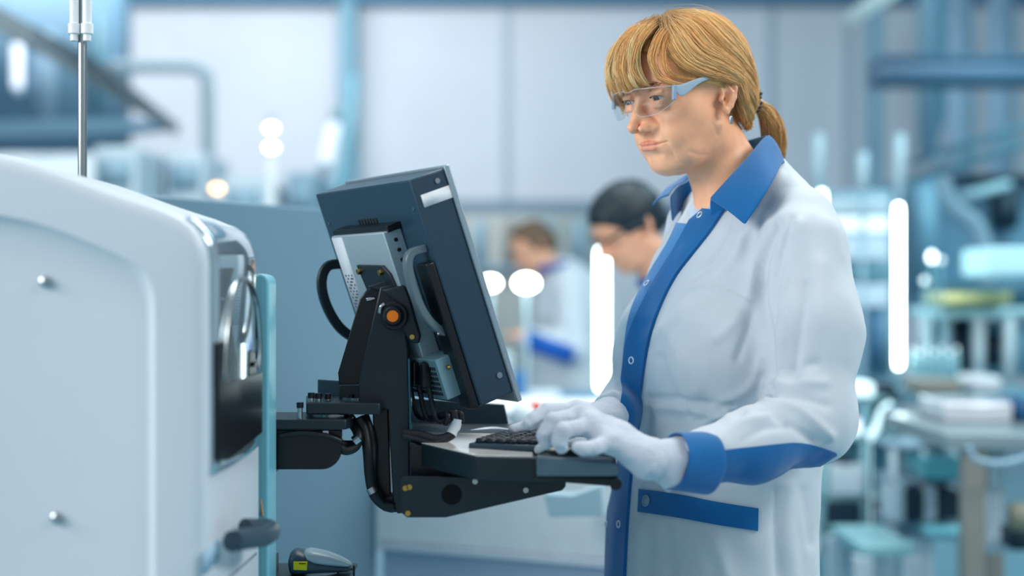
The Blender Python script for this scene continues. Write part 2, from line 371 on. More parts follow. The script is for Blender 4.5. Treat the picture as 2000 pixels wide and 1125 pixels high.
# ------------------------------------------------------------------ steel rod with white sleeves standing behind the machine
rod = thing('guide_rod', (P(161, 0, 2.0)[0], 2.0, 0.0), 'shiny steel rod with two white sleeves rising behind white machine', 'rod')
c = P(161, 345, 2.0); MB().tube([(c[0], 2.0, 0.0), (c[0], 2.0, P(0, -60, 2.0)[2])], 0.0062, 20).build('rod', STEEL, rod, angle=40)
MB().box((c[0], 2.0, 0.01), (0.10, 0.10, 0.02)).build('foot', STEEL, rod, bevel=0.002)
slm = mat('white_sleeve', (232, 238, 242), rough=0.2)
for dx in (-0.0085, 0.0095):
    zz = [P(0, y, 1.99)[2] for y in (-60, 45, 47, 66, 68, 80)]
    MB().tube([(c[0]+dx, 1.99, z) for z in zz], [0.0065, 0.0065, 0.0085, 0.0085, 0.0055, 0.0055], 18).build('sleeve', slm, rod, angle=30)

# ------------------------------------------------------------------ grey side panel and the white machine behind
G0, G1 = P(150, 361, 2.22), P(735, 407, 2.94)
G0[2] = G1[2] = 1.385
d = (G1-G0); d[2] = 0; d /= np.linalg.norm(d); nn = np.array([-d[1], d[0], 0])*0.05
GM = mat('panel_grey', (106, 138, 156), rough=0.45, noise=0.03, nscale=3)
mb = MB(); mb.ext([(G0[0]-d[0]*0.4, G0[1]-d[1]*0.4, 0.02), (G1[0], G1[1], 0.02), (G1[0], G1[1], 1.385), (G0[0]-d[0]*0.4, G0[1]-d[1]*0.4, 1.385)], nn)
o = mb.build('partition_panel', GM, bevel=0.004); tag(o, 'plain grey-blue panel standing between white machine and monitor', 'panel')
WM = thing('conveyor_cabinet', (0.02, 2.95, 0), 'low white cabinet with grey lower door behind keyboard tray', 'cabinet')
C0, C1 = P(733, 940, 2.92), P(1330, 940, 2.66)
dd = C1-C0; dd[2] = 0; L_ = np.linalg.norm(dd); dd /= L_; nn = np.array([-dd[1], dd[0], 0]); rzz = math.atan2(dd[1], dd[0])
def cabbox(x0, x1, z0, z1, t0, t1): c = C0*np.array([1, 1, 0])+dd*(x0+x1)/2+nn*(t0+t1)/2+np.array([0, 0, (z0+z1)/2]); return c, (x1-x0, t1-t0, z1-z0)
zt, zm = 0.97, P(740, 1058, 2.92)[2]
mb = MB(); c, s = cabbox(0, L_, zm, zt, 0.0, 0.6); mb.box(c, s, rzz); mb.build('body', mat('cabinet_white', (226, 232, 236), rough=0.4), WM, bevel=0.006)
mb = MB(); c, s = cabbox(0.004, L_-0.004, zm-0.016, zm+0.001, -0.004, 0.55); mb.box(c, s, rzz); mb.build('ledge', mat('cabinet_ledge', (205, 214, 226), rough=0.4), WM, bevel=0.003)
mb = MB(); c, s = cabbox(0.012, L_-0.012, 0.08, zm-0.016, 0.012, 0.5); mb.box(c, s, rzz); mb.build('door', mat('cabinet_door', (168, 188, 208), rough=0.45), WM, bevel=0.004)
mb = MB(); c, s = cabbox(0.05, L_-0.05, 0.0, 0.08, 0.05, 0.45); mb.box(c, s, rzz); mb.build('plinth', BLK2, WM)
for x, y in ((958, 1000), (1022, 1000)):
    t = (x-733)/(1330-733); Yq = 2.92+(2.66-2.92)*t*1.0; p = P(x, y, Yq); MB().tube([p+nn*0.004, p-nn*0.004], 0.0055, 14).build('screw', STEEL, WM, angle=40)
# clear angled cover lying on the cabinet
cv = MB(); pA = [P(1062, 965, 2.60), P(1118, 968, 2.58), P(1175, 948, 2.56), P(1178, 1008, 2.56), P(1072, 1010, 2.60)]
cv.ext(pA, (0.01, 0.05, 0)); o = cv.build('access_cover', mat('pale_cover', (166, 196, 208), rough=0.25, spec=0.7), WM, bevel=0.002)
# ================================================================== monitor
MN = np.array([math.cos(BY0), math.sin(BY0), 0]) if 'BY0' in globals() else np.array([math.cos(math.radians(30)), math.sin(math.radians(30)), 0])
MWd = np.array([-MN[1], MN[0], 0]); tl_ = math.radians(19.5)          # width direction runs away from the camera
MD = -np.array([0, 0, 1])*math.cos(tl_)+MN*math.sin(tl_)               # down the back of the housing
MO = MN*math.cos(tl_)+np.array([0, 0, 1])*math.sin(tl_)                # outward towards the operator
M0 = P(800, 352, 1.75)                                                 # near top corner of the rear face
def mp(w, dn, o=0.0): return M0+MWd*w+MD*dn+MO*o
def mbox(mb, w0, w1, d0, d1, o0, o1):
    return mb.ext([mp(w0, d0, o0), mp(w1, d0, o0), mp(w1, d1, o0), mp(w0, d1, o0)], MO*(o1-o0))
mon = thing('industrial_monitor', mp(0.155, 0.31, 0.02), 'black industrial flat monitor seen from behind, tilted towards the woman', 'monitor')
HB = mat('monitor_black', (36, 62, 80), rough=0.34, noise=0.06, nscale=160, spec=0.5)
mbox(MB(), 0, 0.306, 0, 0.300, 0.0, 0.050).build('housing', HB, mon, bevel=0.002)
mbox(MB(), -0.003, 0.309, -0.003, 0.314, 0.050, 0.058).build('bezel', mat('bezel_silver', (160, 178, 190), rough=0.3, metal=0.6), mon, bevel=0.0015)
mbox(MB(), 0.012, 0.294, 0.012, 0.298, 0.0575, 0.0592).build('screen', mat('screen_glow', (150, 185, 205), rough=0.2, emit=0.9, emit_rgb=(170, 205, 225)), mon)
mbox(MB(), -0.0012, 0.001, 0.022, 0.038, 0.008, 0.050).build('label', mat('white_label', (225, 230, 235), rough=0.5), mon)
for w, d in ((0.0, 0.012),): 
    p = mp(w, d, 0.036); MB().tube([p+MWd*0.001, p-MWd*0.0015], 0.0035, 14).build('screw', STEEL, mon, angle=40)
p = mp(0, 0.272, 0.038); MB().tube([p+MWd*0.001, p-MWd*0.0015], 0.004, 14).build('screw', STEEL, mon, angle=40)
mb = MB()
for i in range(7): mbox(mb, 0.128+i*0.0092, 0.1325+i*0.0092, 0.043, 0.052, -0.0006, 0.001)
mb.build('vent_slots', mat('slot_dark', (4, 8, 12), rough=0.9), mon)
for w, d in ((0.012, 0.036), (0.288, 0.044)):
    p = mp(w, d, 0); MB().tube([p+MO*0.001, p-MO*0.0015], 0.0022, 12).build('screw', STEEL, mon, angle=40)
# aluminium rear box with its ribbed side, label strip and black mounting plate
AL = mat('brushed_aluminium', (170, 192, 202), rough=0.42, metal=0.35, noise=0.05, nscale=240, stretch=(1, 1, 8))
def wedge(name, w0, w1, d0, d1, t, m, parent, **k): return mbox(MB(), w0, w1, d0, d1, -t, 0.0).build(name, m, parent, **k)
rb = wedge('rear_box', 0.066, 0.235, 0.057, 0.262, 0.026, AL, mon, bevel=0.0015)
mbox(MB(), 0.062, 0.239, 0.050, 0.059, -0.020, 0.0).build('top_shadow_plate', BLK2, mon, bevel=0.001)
mbox(MB(), 0.199, 0.234, 0.059, 0.185, -0.0266, -0.0255).build('label_strip', mat('printed_strip', (206, 218, 228), rough=0.5), rb)
mb = MB()
for r in range(13):
    for k in range(5):
        if (r*7+k*3) % 5 < 3: mbox(mb, 0.204+k*0.005, 0.2075+k*0.005, 0.112+r*0.0045, 0.1145+r*0.0045, -0.0270, -0.0265)
mb.build('printed_marks', mat('print_grey', (110, 120, 130), rough=0.7), rb)
mb = MB()
for k in range(8): p = mp(0.0655, 0.071+k*0.0135, -0.012); mb.tube([p+MWd*0.001, p-MWd*0.0012], 0.0026, 10)
mb.build('vent_holes', mat('slot_dark', (4, 8, 12)), rb)
mb = MB(); mb.ext([mp(0.172, 0.098, -0.026), mp(0.092, 0.100, -0.026), mp(0.078, 0.112, -0.026), mp(0.070, 0.142, -0.026), mp(0.095, 0.150, -0.026), mp(0.145, 0.150, -0.026), mp(0.163, 0.140, -0.026)], -MO*0.004)
mpl = mb.build('mount_plate', BLK, mon, bevel=0.0008)
for w, d in ((0.164, 0.106), (0.098, 0.108)):
    p = mp(w, d, -0.030); MB().tube([p, p-MO*0.005], 0.0042, 6).build('knurled_nut', BRASS, mpl, angle=40)
# slotted lower vent box
vb = mbox(MB(), 0.020, 0.190, 0.226, 0.280, -0.032, 0.0).build('vent_box', mat('vent_grey', (130, 168, 182), rough=0.4, metal=0.3), mon, bevel=0.001)
mb = MB()
for r in range(6):
    for k in range(30): mbox(mb, 0.028+k*0.0052, 0.0308+k*0.0052, 0.236+r*0.0068, 0.2405+r*0.0068, -0.0326, -0.0315)
mb.build('vent_slots', mat('slot_dark', (4, 8, 12)), vb)
mbox(MB(), 0.002, 0.034, 0.105, 0.300, -0.012, 0.0).build('cable_channel', BLK2, mon, bevel=0.002)
# the two bow handles
def bow(name, w_side, pts, r):
    mb = MB(); mb.tube(crom([mp(*p) for p in pts], 8), r, 12); return mb.build(name, BLK, mon, angle=50)
def bowflat(name, pts, wd, th, m=BLK):
    """flat bent-plate handle: centre line in (w, down, out), width wd across, th thick along w"""
    C = crom([mp(*p) for p in pts], 8); V = []; F = []
    for i, c in enumerate(C):
        t = C[min(i+1, len(C)-1)]-C[max(i-1, 0)]; t /= np.linalg.norm(t); s = np.cross(t, MWd); s /= np.linalg.norm(s)
        for a, b in ((-1, -1), (1, -1), (1, 1), (-1, 1)): V.append(c+s*wd/2*a+MWd*th/2*b)
    for i in range(len(C)-1):
        for j in range(4): F.append((4*i+j, 4*i+(j+1) % 4, 4*i+4+(j+1) % 4, 4*i+4+j))
    F += [(3, 2, 1, 0), tuple(len(V)-4+j for j in range(4))]
    return link(name, V, F, m, mon, bevel=0.002)
bowflat('handle', [(0.285, 0.104, 0.0), (0.286, 0.100, -0.024), (0.286, 0.118, -0.040), (0.286, 0.150, -0.044), (0.286, 0.186, -0.036), (0.286, 0.210, -0.018), (0.285, 0.216, 0.0)], 0.014, 0.008)
hm = mat('handle_satin', (92, 112, 122), rough=0.25, spec=0.8)
bowflat('handle', [(0.016, 0.088, 0.0), (0.018, 0.088, -0.020), (0.018, 0.104, -0.030), (0.018, 0.140, -0.032), (0.018, 0.172, -0.026), (0.018, 0.194, -0.012), (0.016, 0.200, 0.0)], 0.010, 0.012, hm)
for w, d in ((0.016, 0.240), (0.016, 0.195)):
    p = mp(w, d, -0.018); MB().tube([p, p-MO*0.003], 0.003, 10).build('screw', BRASS if d > 0.2 else STEEL, mon, angle=40)
# connectors and cables hanging out of the vent box
cbm = mat('cable_rubber', (20, 26, 32), rough=0.45)
for k, (w, x2, y2) in enumerate(((0.105, 872, 808), (0.078, 884, 806), (0.050, 896, 804))):
    a = mp(w, 0.228, -0.036); b = mp(w-0.003, 0.262, -0.040)
    MB().box((a+b)/2, (0.012, 0.012, 0.032), 0.5).build('plug', BLK2, mon, bevel=0.002)
    pts = [a, b, mp(w-0.012, 0.305, -0.045), P(x2, y2, 1.80), P(x2-2+k*4, y2+22, 1.80)]
    MB().tube(crom(pts, 8), 0.0034, 10).build('cable', cbm, mon)
bc = thing('cable_bundle', P(870, 860, 1.80), 'black cable bundle with white sleeve looping below monitor', 'cable')
MB().tube(crom([P(886, 800, 1.80), P(890, 830, 1.80), P(880, 850, 1.795), P(852, 858, 1.79), (P(820, 850, 1.79)), P(785, 846, 1.79)], 8), 0.0062, 12).build('cable', cbm, bc)
MB().tube(crom([P(882, 852, 1.794), P(845, 866, 1.785), (P(812, 858, 1.785)), P(785, 852, 1.785)], 8), 0.0045, 12).build('cable', cbm, bc)
MB().tube([P(893, 818, 1.80), P(890, 832, 1.80), P(881, 849, 1.795)], 0.0070, 14).build('white_sleeve', mat('white_tape', (205, 215, 225), rough=0.4), bc, angle=60)

# ================================================================== stand: column, hinge arm, tray brackets
st = thing('monitor_stand', P(700, 900, 1.86), 'black sheet-metal stand arm bolted to the machine, carrying monitor and tray', 'stand')
def pl(name, poly, Y, t, m=BLK, bevel=0.0015, parent=st, **k): return MB().pix(poly, Y, t).build(name, m, parent, bevel=bevel, **k)
# fin and column
pl('fin', [(716, 566), (744, 556), (758, 565), (736, 620), (700, 752), (662, 752), (660, 728), (703, 583)], 1.865, 0.010, BLK2)
pl('fin_foot', [(662, 753), (702, 753), (702, 790), (662, 790)], 1.866, 0.012, BLK)
pl('column', [(742, 560), (775, 553), (786, 570), (797, 690), (800, 780), (800, 930), (806, 958), (800, 1000), (776, 1004), (768, 990), (758, 800), (700, 792), (700, 745), (722, 650)], 1.83, 0.035, BLK, 0.002)
pl('column_rail', [(796, 700), (801, 700), (806, 958), (801, 958)], 1.822, 0.02, mat('rail_edge', (60, 110, 128), rough=0.25, metal=0.6))
pl('post', [(727, 790), (758, 790), (764, 985), (745, 985), (733, 950)], 1.852, 0.022, BLK2)
pl('shoulder_foot', [(752, 970), (742, 985), (746, 998), (762, 1002), (790, 1000), (790, 960)], 1.84, 0.03, BLK, 0.003)
# tilt joint with orange knob
p = P(769, 617, 1.80); MB().tube([p, p+np.array([0, 0.05, 0])], 0.018, 28).build('tilt_hub', BLK2, st, bevel=0.002, angle=40)
kn = MB().tube([p-np.array([0, 0.016, 0]), p-np.array([0, 0.012, 0]), p], [0.0105, 0.0125, 0.0135], 24).build('knob', BLK2, st, angle=40)
MB().tube([p-np.array([0, 0.0172, 0]), p-np.array([0, 0.0155, 0])], 0.0072, 24).build('knob_cap', mat('orange_cap', (255, 128, 8), rough=0.4), kn, angle=40)
pl('tilt_arm', [(744, 566), (790, 556), (800, 580), (822, 655), (818, 672), (800, 668), (782, 640), (775, 590)], 1.815, 0.012, BLK, 0.003)
p = P(805, 658, 1.81); MB().tube([p, p-np.array([0, 0.002, 0])], 0.0032, 12).build('screw', BRASS, st, angle=40)
MB().tube(crom([P(742, 612, 1.80), P(744, 600, 1.80), P(752, 594, 1.80)], 6), 0.0028, 10).build('spring_clip', STEEL, st)
pl('slot_plate', [(714, 582), (732, 579), (734, 585), (716, 589)], 1.86, 0.004, STEEL, 0.001)
pl('mount_block', [(716, 560), (778, 538), (786, 556), (744, 570)], 1.84, 0.03, BLK, 0.002)
# swivel arm plates, machine bracket
def slab(name, poly, z0, z1, m=BLK, bevel=0.002): return MB().ext([(x, y, z0) for x, y in poly], (0, 0, z1-z0)).build(name, m, st, bevel=bevel)
def ex(px_, Y): return (px_-1000)/FPX*Y
z_a = P(0, 818, 1.80)[2]; z_b = P(0, 838, 1.80)[2]
slab('lower_arm', [(ex(532, 1.79), 1.79), (ex(676, 1.79), 1.79), (ex(690, 1.82), 1.82), (ex(690, 1.86), 1.86), (ex(672, 1.90), 1.90), (ex(532, 1.90), 1.90)], z_b, z_a)
zc, zd = P(0, 787, 1.80)[2], P(0, 810, 1.80)[2]
slab('upper_arm', [(ex(598, 1.80), 1.80), (ex(742, 1.80), 1.80), (ex(748, 1.83), 1.83), (ex(748, 1.90), 1.90), (ex(598, 1.93), 1.93)], zd, zc)
c = np.array([ex(648, 1.84), 1.84, 0]); 
for k, (r, za, zb_) in enumerate(((0.024, z_a, z_a+0.003), (0.020, z_a+0.003, zd))): MB().tube([(c[0], c[1], za), (c[0], c[1], zb_)], r, 32).build('swivel_disc', STEEL, st, angle=40)
MB().tube([(ex(705, 1.86), 1.86, zc), (ex(705, 1.86), 1.86, zc+0.003)], 0.024, 32).build('swivel_disc', STEEL, st, angle=40)
for k in range(5):
    a = k*1.2566; MB().tube([(ex(705, 1.86)+0.015*math.cos(a), 1.86+0.015*math.sin(a), zc+0.003), (ex(705, 1.86)+0.015*math.cos(a), 1.86+0.015*math.sin(a), zc+0.006)], 0.004, 12).build('bolt', BLK2, st, angle=40)
for x, y, Yq in ((586, 795, 1.80), (608, 776, 1.82), (622, 777, 1.82), (640, 778, 1.84)):
    t = P(x, y, Yq); zz = z_a if x < 600 else zc
    MB().tube([(t[0], Yq, zz), (t[0], Yq, t[2])], 0.0034, 12).build('bolt_shank', STEEL, st, angle=40)
    MB().tube([(t[0], Yq, t[2]-0.001), (t[0], Yq, t[2]+0.006)], 0.0045, 14).build('bolt', BLK2, st, angle=40)
def rnd(cx, cy, r, a0, a1, n=8): return [(cx+r*math.cos(math.radians(a0+(a1-a0)*i/n)), cy-r*math.sin(math.radians(a0+(a1-a0)*i/n))) for i in range(n+1)]
pl('bracket_plate', [(537, 840), (668, 840), (667, 876)]+rnd(628, 878, 39, 0, -90)+[(537, 917)], 1.80, 0.006, BLK2, 0.001)
pl('bracket_flange', [(530, 838), (538, 838), (538, 924), (530, 880)], 1.79, 0.06, BLK2, 0.001)
MB().tube(crom([P(545, 852, 1.79), P(590, 846, 1.79), P(640, 852, 1.79), P(668, 862, 1.795)], 8), 0.003, 8).build('bracket_cable', cbm, st)
pl('clip', [(630, 841), (642, 841), (642, 850), (638, 850), (638, 846), (634, 846), (634, 850), (630, 850)], 1.793, 0.004, STEEL, 0.0005)
pl('back_plate', [(620, 741), (664, 744), (664, 800), (620, 800)], 1.93, 0.004, mat('dark_steel_sheet', (58, 86, 100), rough=0.4))
# cables of the stand
hs = thing('cable_loop', P(690, 880, 1.84), 'thick black cable looping beside stand from hinge arm to column foot', 'cable')
MB().tube(crom([P(676, 816, 1.84), P(690, 830, 1.83), P(700, 852, 1.82), P(694, 872, 1.815), P(676, 880, 1.81), P(660, 872, 1.81)], 8), 0.0062, 12).build('cable', cbm, hs)
MB().tube(crom([P(684, 814, 1.85), P(698, 834, 1.84), P(706, 852, 1.83), P(696, 866, 1.83), P(672, 868, 1.82), P(655, 862, 1.82)], 8), 0.0055, 12).build('cable', cbm, hs)
MB().tube([P(692, 862, 1.812), P(702, 854, 1.812)], 0.0068, 12).build('cable_tie', STEEL, hs, angle=40)
MB().tube(crom([P(700, 815, 1.83), P(712, 840, 1.83), P(718, 880, 1.825), P(722, 930, 1.825), P(730, 965, 1.825), P(748, 985, 1.83), P(770, 992, 1.83)], 8), 0.0066, 12).build('cable', cbm, hs)
MB().tube(crom([P(712, 812, 1.85), P(722, 840, 1.845), P(728, 870, 1.845), P(727, 910, 1.84), P(730, 950, 1.84), P(745, 975, 1.84)], 8), 0.006, 12).build('cable', cbm, hs)
MB().tube([P(724, 952, 1.824), P(730, 962, 1.824)], 0.0072, 12).build('cable_tie', STEEL, hs, angle=40)

# ------------------------------------------------------------------ keyboard tray
tray = thing('keyboard_tray', P(960, 930, 1.72), 'black keyboard tray with side bracket below monitor, white top surface', 'tray')
def tp(name, poly, Y, t, m=BLK, bevel=0.0015, parent=tray): return MB().pix(poly, Y, t).build(name, m, parent, bevel=bevel)
br = tp('bracket', [(786, 931), (800, 930), (1105, 934), (1105, 950), (1098, 958), (870, 1011), (795, 1011), (784, 1002), (781, 945)], 1.735, 0.006, BLK, 0.001)
p = P(882, 966, 1.735); MB().tube([p-np.array([0, 0.0006, 0]), p+np.array([0, 0.001, 0])], 0.0125, 30).build('hole', mat('slot_dark', (4, 8, 12)), br, angle=40)
for x, y, m__ in ((792, 953, BRASS), (800, 951, BRASS), (797, 1002, BRASS), (928, 940, STEEL), (1027, 957, STEEL)):
    p = P(x, y, 1.735); MB().tube([p, p-np.array([0, 0.003, 0])], 0.0034, 12).build('screw', m__, br, angle=40)
tp('back_wall', [(800, 778), (985, 790), (1000, 860), (800, 862)], 2.06, 0.006, mat('dark_sheet', (30, 48, 60), rough=0.4))
tp('side_box', [(800, 866), (925, 893), (925, 936), (800, 932)], 1.775, 0.01, BLK2)
# tray body: top surface slopes gently to the front
zt1, zt2 = P(0, 893, 1.665)[2], P(0, 893, 1.665)[2]-0.003
Tb = [(ex(929, 1.665), 1.665, zt1), (ex(1048, 1.665), 1.665, zt1-0.001), (ex(1205, 1.665), 1.665, zt1-0.004), (ex(1165, 1.93), 1.93, zt1-0.001), (ex(990, 2.065), 2.065, zt1+0.002), (ex(800, 2.065), 2.065, zt1+0.004), (ex(801, 1.80), 1.80, zt1+0.003)]
MB().ext(Tb, (0, 0, -0.027)).build('tray_body', BLK, tray, bevel=0.002)
Tw = [(ex(931, 1.668), 1.668, zt1), (ex(1040, 1.668), 1.668, zt1-0.001), (ex(1040, 1.90), 1.90, zt1+0.001), (ex(806, 1.90), 1.90, zt1+0.004), (ex(806, 1.80), 1.80, zt1+0.003)]
MB().ext([np.array(q)+np.array([0, 0, 0.0004]) for q in Tw], (0, 0, 0.0014)).build('top_sheet', mat('white_laminate', (240, 236, 230), rough=0.1, spec=1.0), tray, bevel=0.0004)
tp('hand_rest_side', [(1048, 893), (1205, 906), (1210, 912), (1210, 930), (1196, 932), (1048, 932)], 1.652, 0.02, mat('rest_grey', (86, 110, 124), rough=0.35), 0.002)
tp('rest_frame', [(1044, 932), (1206, 934), (1212, 940), (1210, 951), (1190, 950), (1044, 938)], 1.650, 0.02, BLK2, 0.002)
MB().ext([(ex(1048, 1.655), 1.655, P(0, 893, 1.655)[2]), (ex(1196, 1.655), 1.655, P(0, 900, 1.655)[2]), (ex(1206, 1.67), 1.67, P(0, 902, 1.67)[2]), (ex(1190, 1.90), 1.90, P(0, 893, 1.67)[2]), (ex(1048, 1.90), 1.90, P(0, 890, 1.655)[2])], (0, 0, -0.010)).build('hand_rest', mat('rest_grey', (86, 110, 124)), tray, bevel=0.003)
p = P(1203, 946, 1.648); MB().tube([p, p+np.array([0, 0.02, 0])], 0.007, 16).build('corner_foot', BLK2, tray, angle=40)
# keyboard
kb = thing('keyboard', P(985, 878, 1.76), 'black keyboard with raised keys on the tray, under her hands', 'keyboard')
kz = zt1+0.0018
kx = np.array([math.cos(-0.32), math.sin(-0.32), 0]); ky = np.array([-kx[1], kx[0], 0]); k0 = P(915, 872, 1.735); k0[2] = kz
kw, kd = 0.118, 0.13
MB().ext([k0, k0+kx*kw, k0+kx*kw+ky*kd, k0+ky*kd], (0, 0, 0.007)).build('case', mat('keyboard_case', (52, 76, 92), rough=0.35), kb, bevel=0.0015)
for r in range(7):
    for c_ in range(8):
        a = k0+kx*(0.006+c_*0.0136)+ky*(0.006+r*0.0172)+np.array([0, 0, 0.0069])
        mbk = MB(); s1, s2 = 0.0115, 0.0145; i_ = 0.0016
        B = [a, a+kx*s1, a+kx*s1+ky*s2, a+ky*s2]; T = [a+kx*i_+ky*i_, a+kx*(s1-i_)+ky*i_, a+kx*(s1-i_)+ky*(s2-i_), a+kx*i_+ky*(s2-i_)]
        mbk.add(B+[t+np.array([0, 0, 0.0055]) for t in T], [(3, 2, 1, 0), (4, 5, 6, 7), (0, 1, 5, 4), (1, 2, 6, 5), (2, 3, 7, 6), (3, 0, 4, 7)])
        mbk.build('key', mat('key_black', (26, 36, 44), rough=0.4), kb)
ms = thing('trackball_mouse', P(1092, 880, 1.70), 'low dark mouse on tray under her near hand', 'mouse')
MB().ball(P(1092, 886, 1.70), 0.026, 12, (1.15, 1.0, 0.42)).build('shell', BLK2, ms)
MB().ball(P(1092, 884, 1.70)+np.array([-0.02, -0.006, 0.004]), 0.010, 10, (1, 1, 0.8)).build('button', mat('button_white', (205, 215, 225), rough=0.4), ms)

# ------------------------------------------------------------------ barcode scanner on its shelf
zs = P(0, 1119, 1.92)[2]
sh_ = thing('scanner_shelf', (ex(610, 1.95), 1.95, zs-0.02), 'small dark shelf with clip holding barcode scanner', 'shelf')
MB().box((ex(608, 1.95), 1.95, zs-0.005), (0.115, 0.10, 0.006)).build('plate', BLK, sh_, bevel=0.001)
MB().box((ex(537, 1.92), 1.92, zs+0.008), (0.002, 0.05, 0.03)).build('clip', BLK2, sh_)
MB().tube([(ex(688, 1.9), 1.92, zs-0.01), (ex(688, 1.9), 1.92, zs+0.010)], 0.0015, 8).build('clip', BLK2, sh_)
MB().box((ex(608, 1.95), 1.97, (zs-0.008)/2), (0.03, 0.03, zs-0.008)).build('post', BLK2, sh_)
sc = thing('barcode_scanner', (ex(625, 1.93), 1.93, zs-0.002), 'grey handheld barcode scanner with yellow warning label', 'scanner')
def sct(name, stations, m, parent=sc, n=24, **k):
    """stations: px x, top y, bottom y, half depth (m)"""
    V = []; F = []
    for i, (x, yt, yb, hdp) in enumerate(stations):
        c = P(x, (yt+yb)/2, 1.93); hz = (yb-yt)/2/FPX*1.93
        for j in range(n): a = 2*math.pi*j/n; V.append(c+np.array([0, hdp*math.copysign(abs(math.cos(a))**0.8, math.cos(a)), hz*math.copysign(abs(math.sin(a))**0.8, math.sin(a))]))
    for i in range(len(stations)-1):
        for j in range(n): F.append((i*n+j, i*n+(j+1) % n, (i+1)*n+(j+1) % n, (i+1)*n+j))
    F += [tuple(range(n))[::-1], tuple(range((len(stations)-1)*n, len(stations)*n))]
    return link(name, V, F, m, parent, **k)
gr = mat('scanner_grey', (52, 78, 92), rough=0.4)
sct('shell', [(566, 1088, 1106, .014), (569, 1077, 1117, .022), (576, 1072, 1122, .026), (586, 1072, 1122, .027), (600, 1078, 1120, .026), (620, 1090, 1119, .022), (650, 1098, 1117, .018), (680, 1103, 1115, .014), (691, 1106, 1113, .008)], gr, angle=80)
sct('top_shell', [(597, 1073, 1090, .016), (604, 1071, 1096, .022), (618, 1073, 1100, .023), (640, 1078, 1103, .021), (664, 1087, 1105, .017), (680, 1095, 1106, .012), (687, 1101, 1105, .005)], mat('scanner_white', (176, 196, 206), rough=0.35), angle=80)
sct('grip', [(598, 1112, 1124, .016), (610, 1112, 1126, .0205), (640, 1112, 1124, .0195), (660, 1113, 1118, .014)], mat('scanner_white', (176, 196, 206)), angle=80)
pa = MB().pix([(573, 1097), (600, 1098), (599, 1114), (573, 1113)], 1.9015, 0.006).build('warning_label', mat('yellow_label', (232, 214, 10), rough=0.5), sc, bevel=0.0003)
mb = MB()
for k, (x0, x1) in enumerate(((584, 586.5), (587.3, 589.5), (590.3, 593), (593.8, 596.5))): mb.pix([(x0, 1100), (x1, 1100), (x1, 1102), (x0, 1102)], 1.9008, 0.0006)
mb.build('printed_line', mat('print_dark', (60, 60, 20), rough=0.7), pa)
# ------------------------------------------------------------------ white mice-like bottle and red cap seen beyond the hands
bt = thing('wash_bottle', P(1028, 838, 2.72)*np.array([1, 1, 0])+np.array([0, 0, 0.97]), 'white plastic bottle lying beyond the hands beside red cap', 'bottle')
c = P(1010, 809, 2.72); MB().ball(c+np.array([0.012, 0, -0.004]), 0.026, 12, (1, 1, 0.95)).build('bulb', mat('milky_plastic', (215, 228, 238), rough=0.35), bt)
MB().tube([c+np.array([-0.005, 0, 0.002]), c+np.array([-0.045, 0, 0.000]), c+np.array([-0.062, 0, 0.004])], [0.016, 0.006, 0.002], 14).build('spout', mat('milky_plastic', (215, 228, 238)), bt)
MB().tube([(c[0]+0.012, 2.72, 0.972), (c[0]+0.012, 2.72, c[2]-0.01)], 0.022, 18).build('body', mat('milky_plastic', (215, 228, 238)), bt)
o = MB().box(P(1046, 797, 2.74), (0.018, 0.018, 0.02)).box((P(1046, 0, 2.74)[0], 2.74, 0.982), (0.024, 0.03, 0.022)).build('red_cap', mat('red_cap_plastic', (238, 66, 36), rough=0.4), bevel=0.002)
tag(o, 'small bright red cap just beyond the near hand', 'cap')

o = MB().tube(crom([P(868, 866, 1.90), P(905, 852, 1.95), P(960, 842, 1.99), P(1010, 850, 1.97), P(1042, 862, 1.94), P(1072, 852, 1.95), P(1105, 850, 1.95), P(1150, 866, 1.92)], 8), 0.0062, 12).build('air_hose', mat('milky_hose', (176, 186, 198), rough=0.35))
tag(o, 'pale wavy hose lying across the tray behind the keyboard', 'hose')
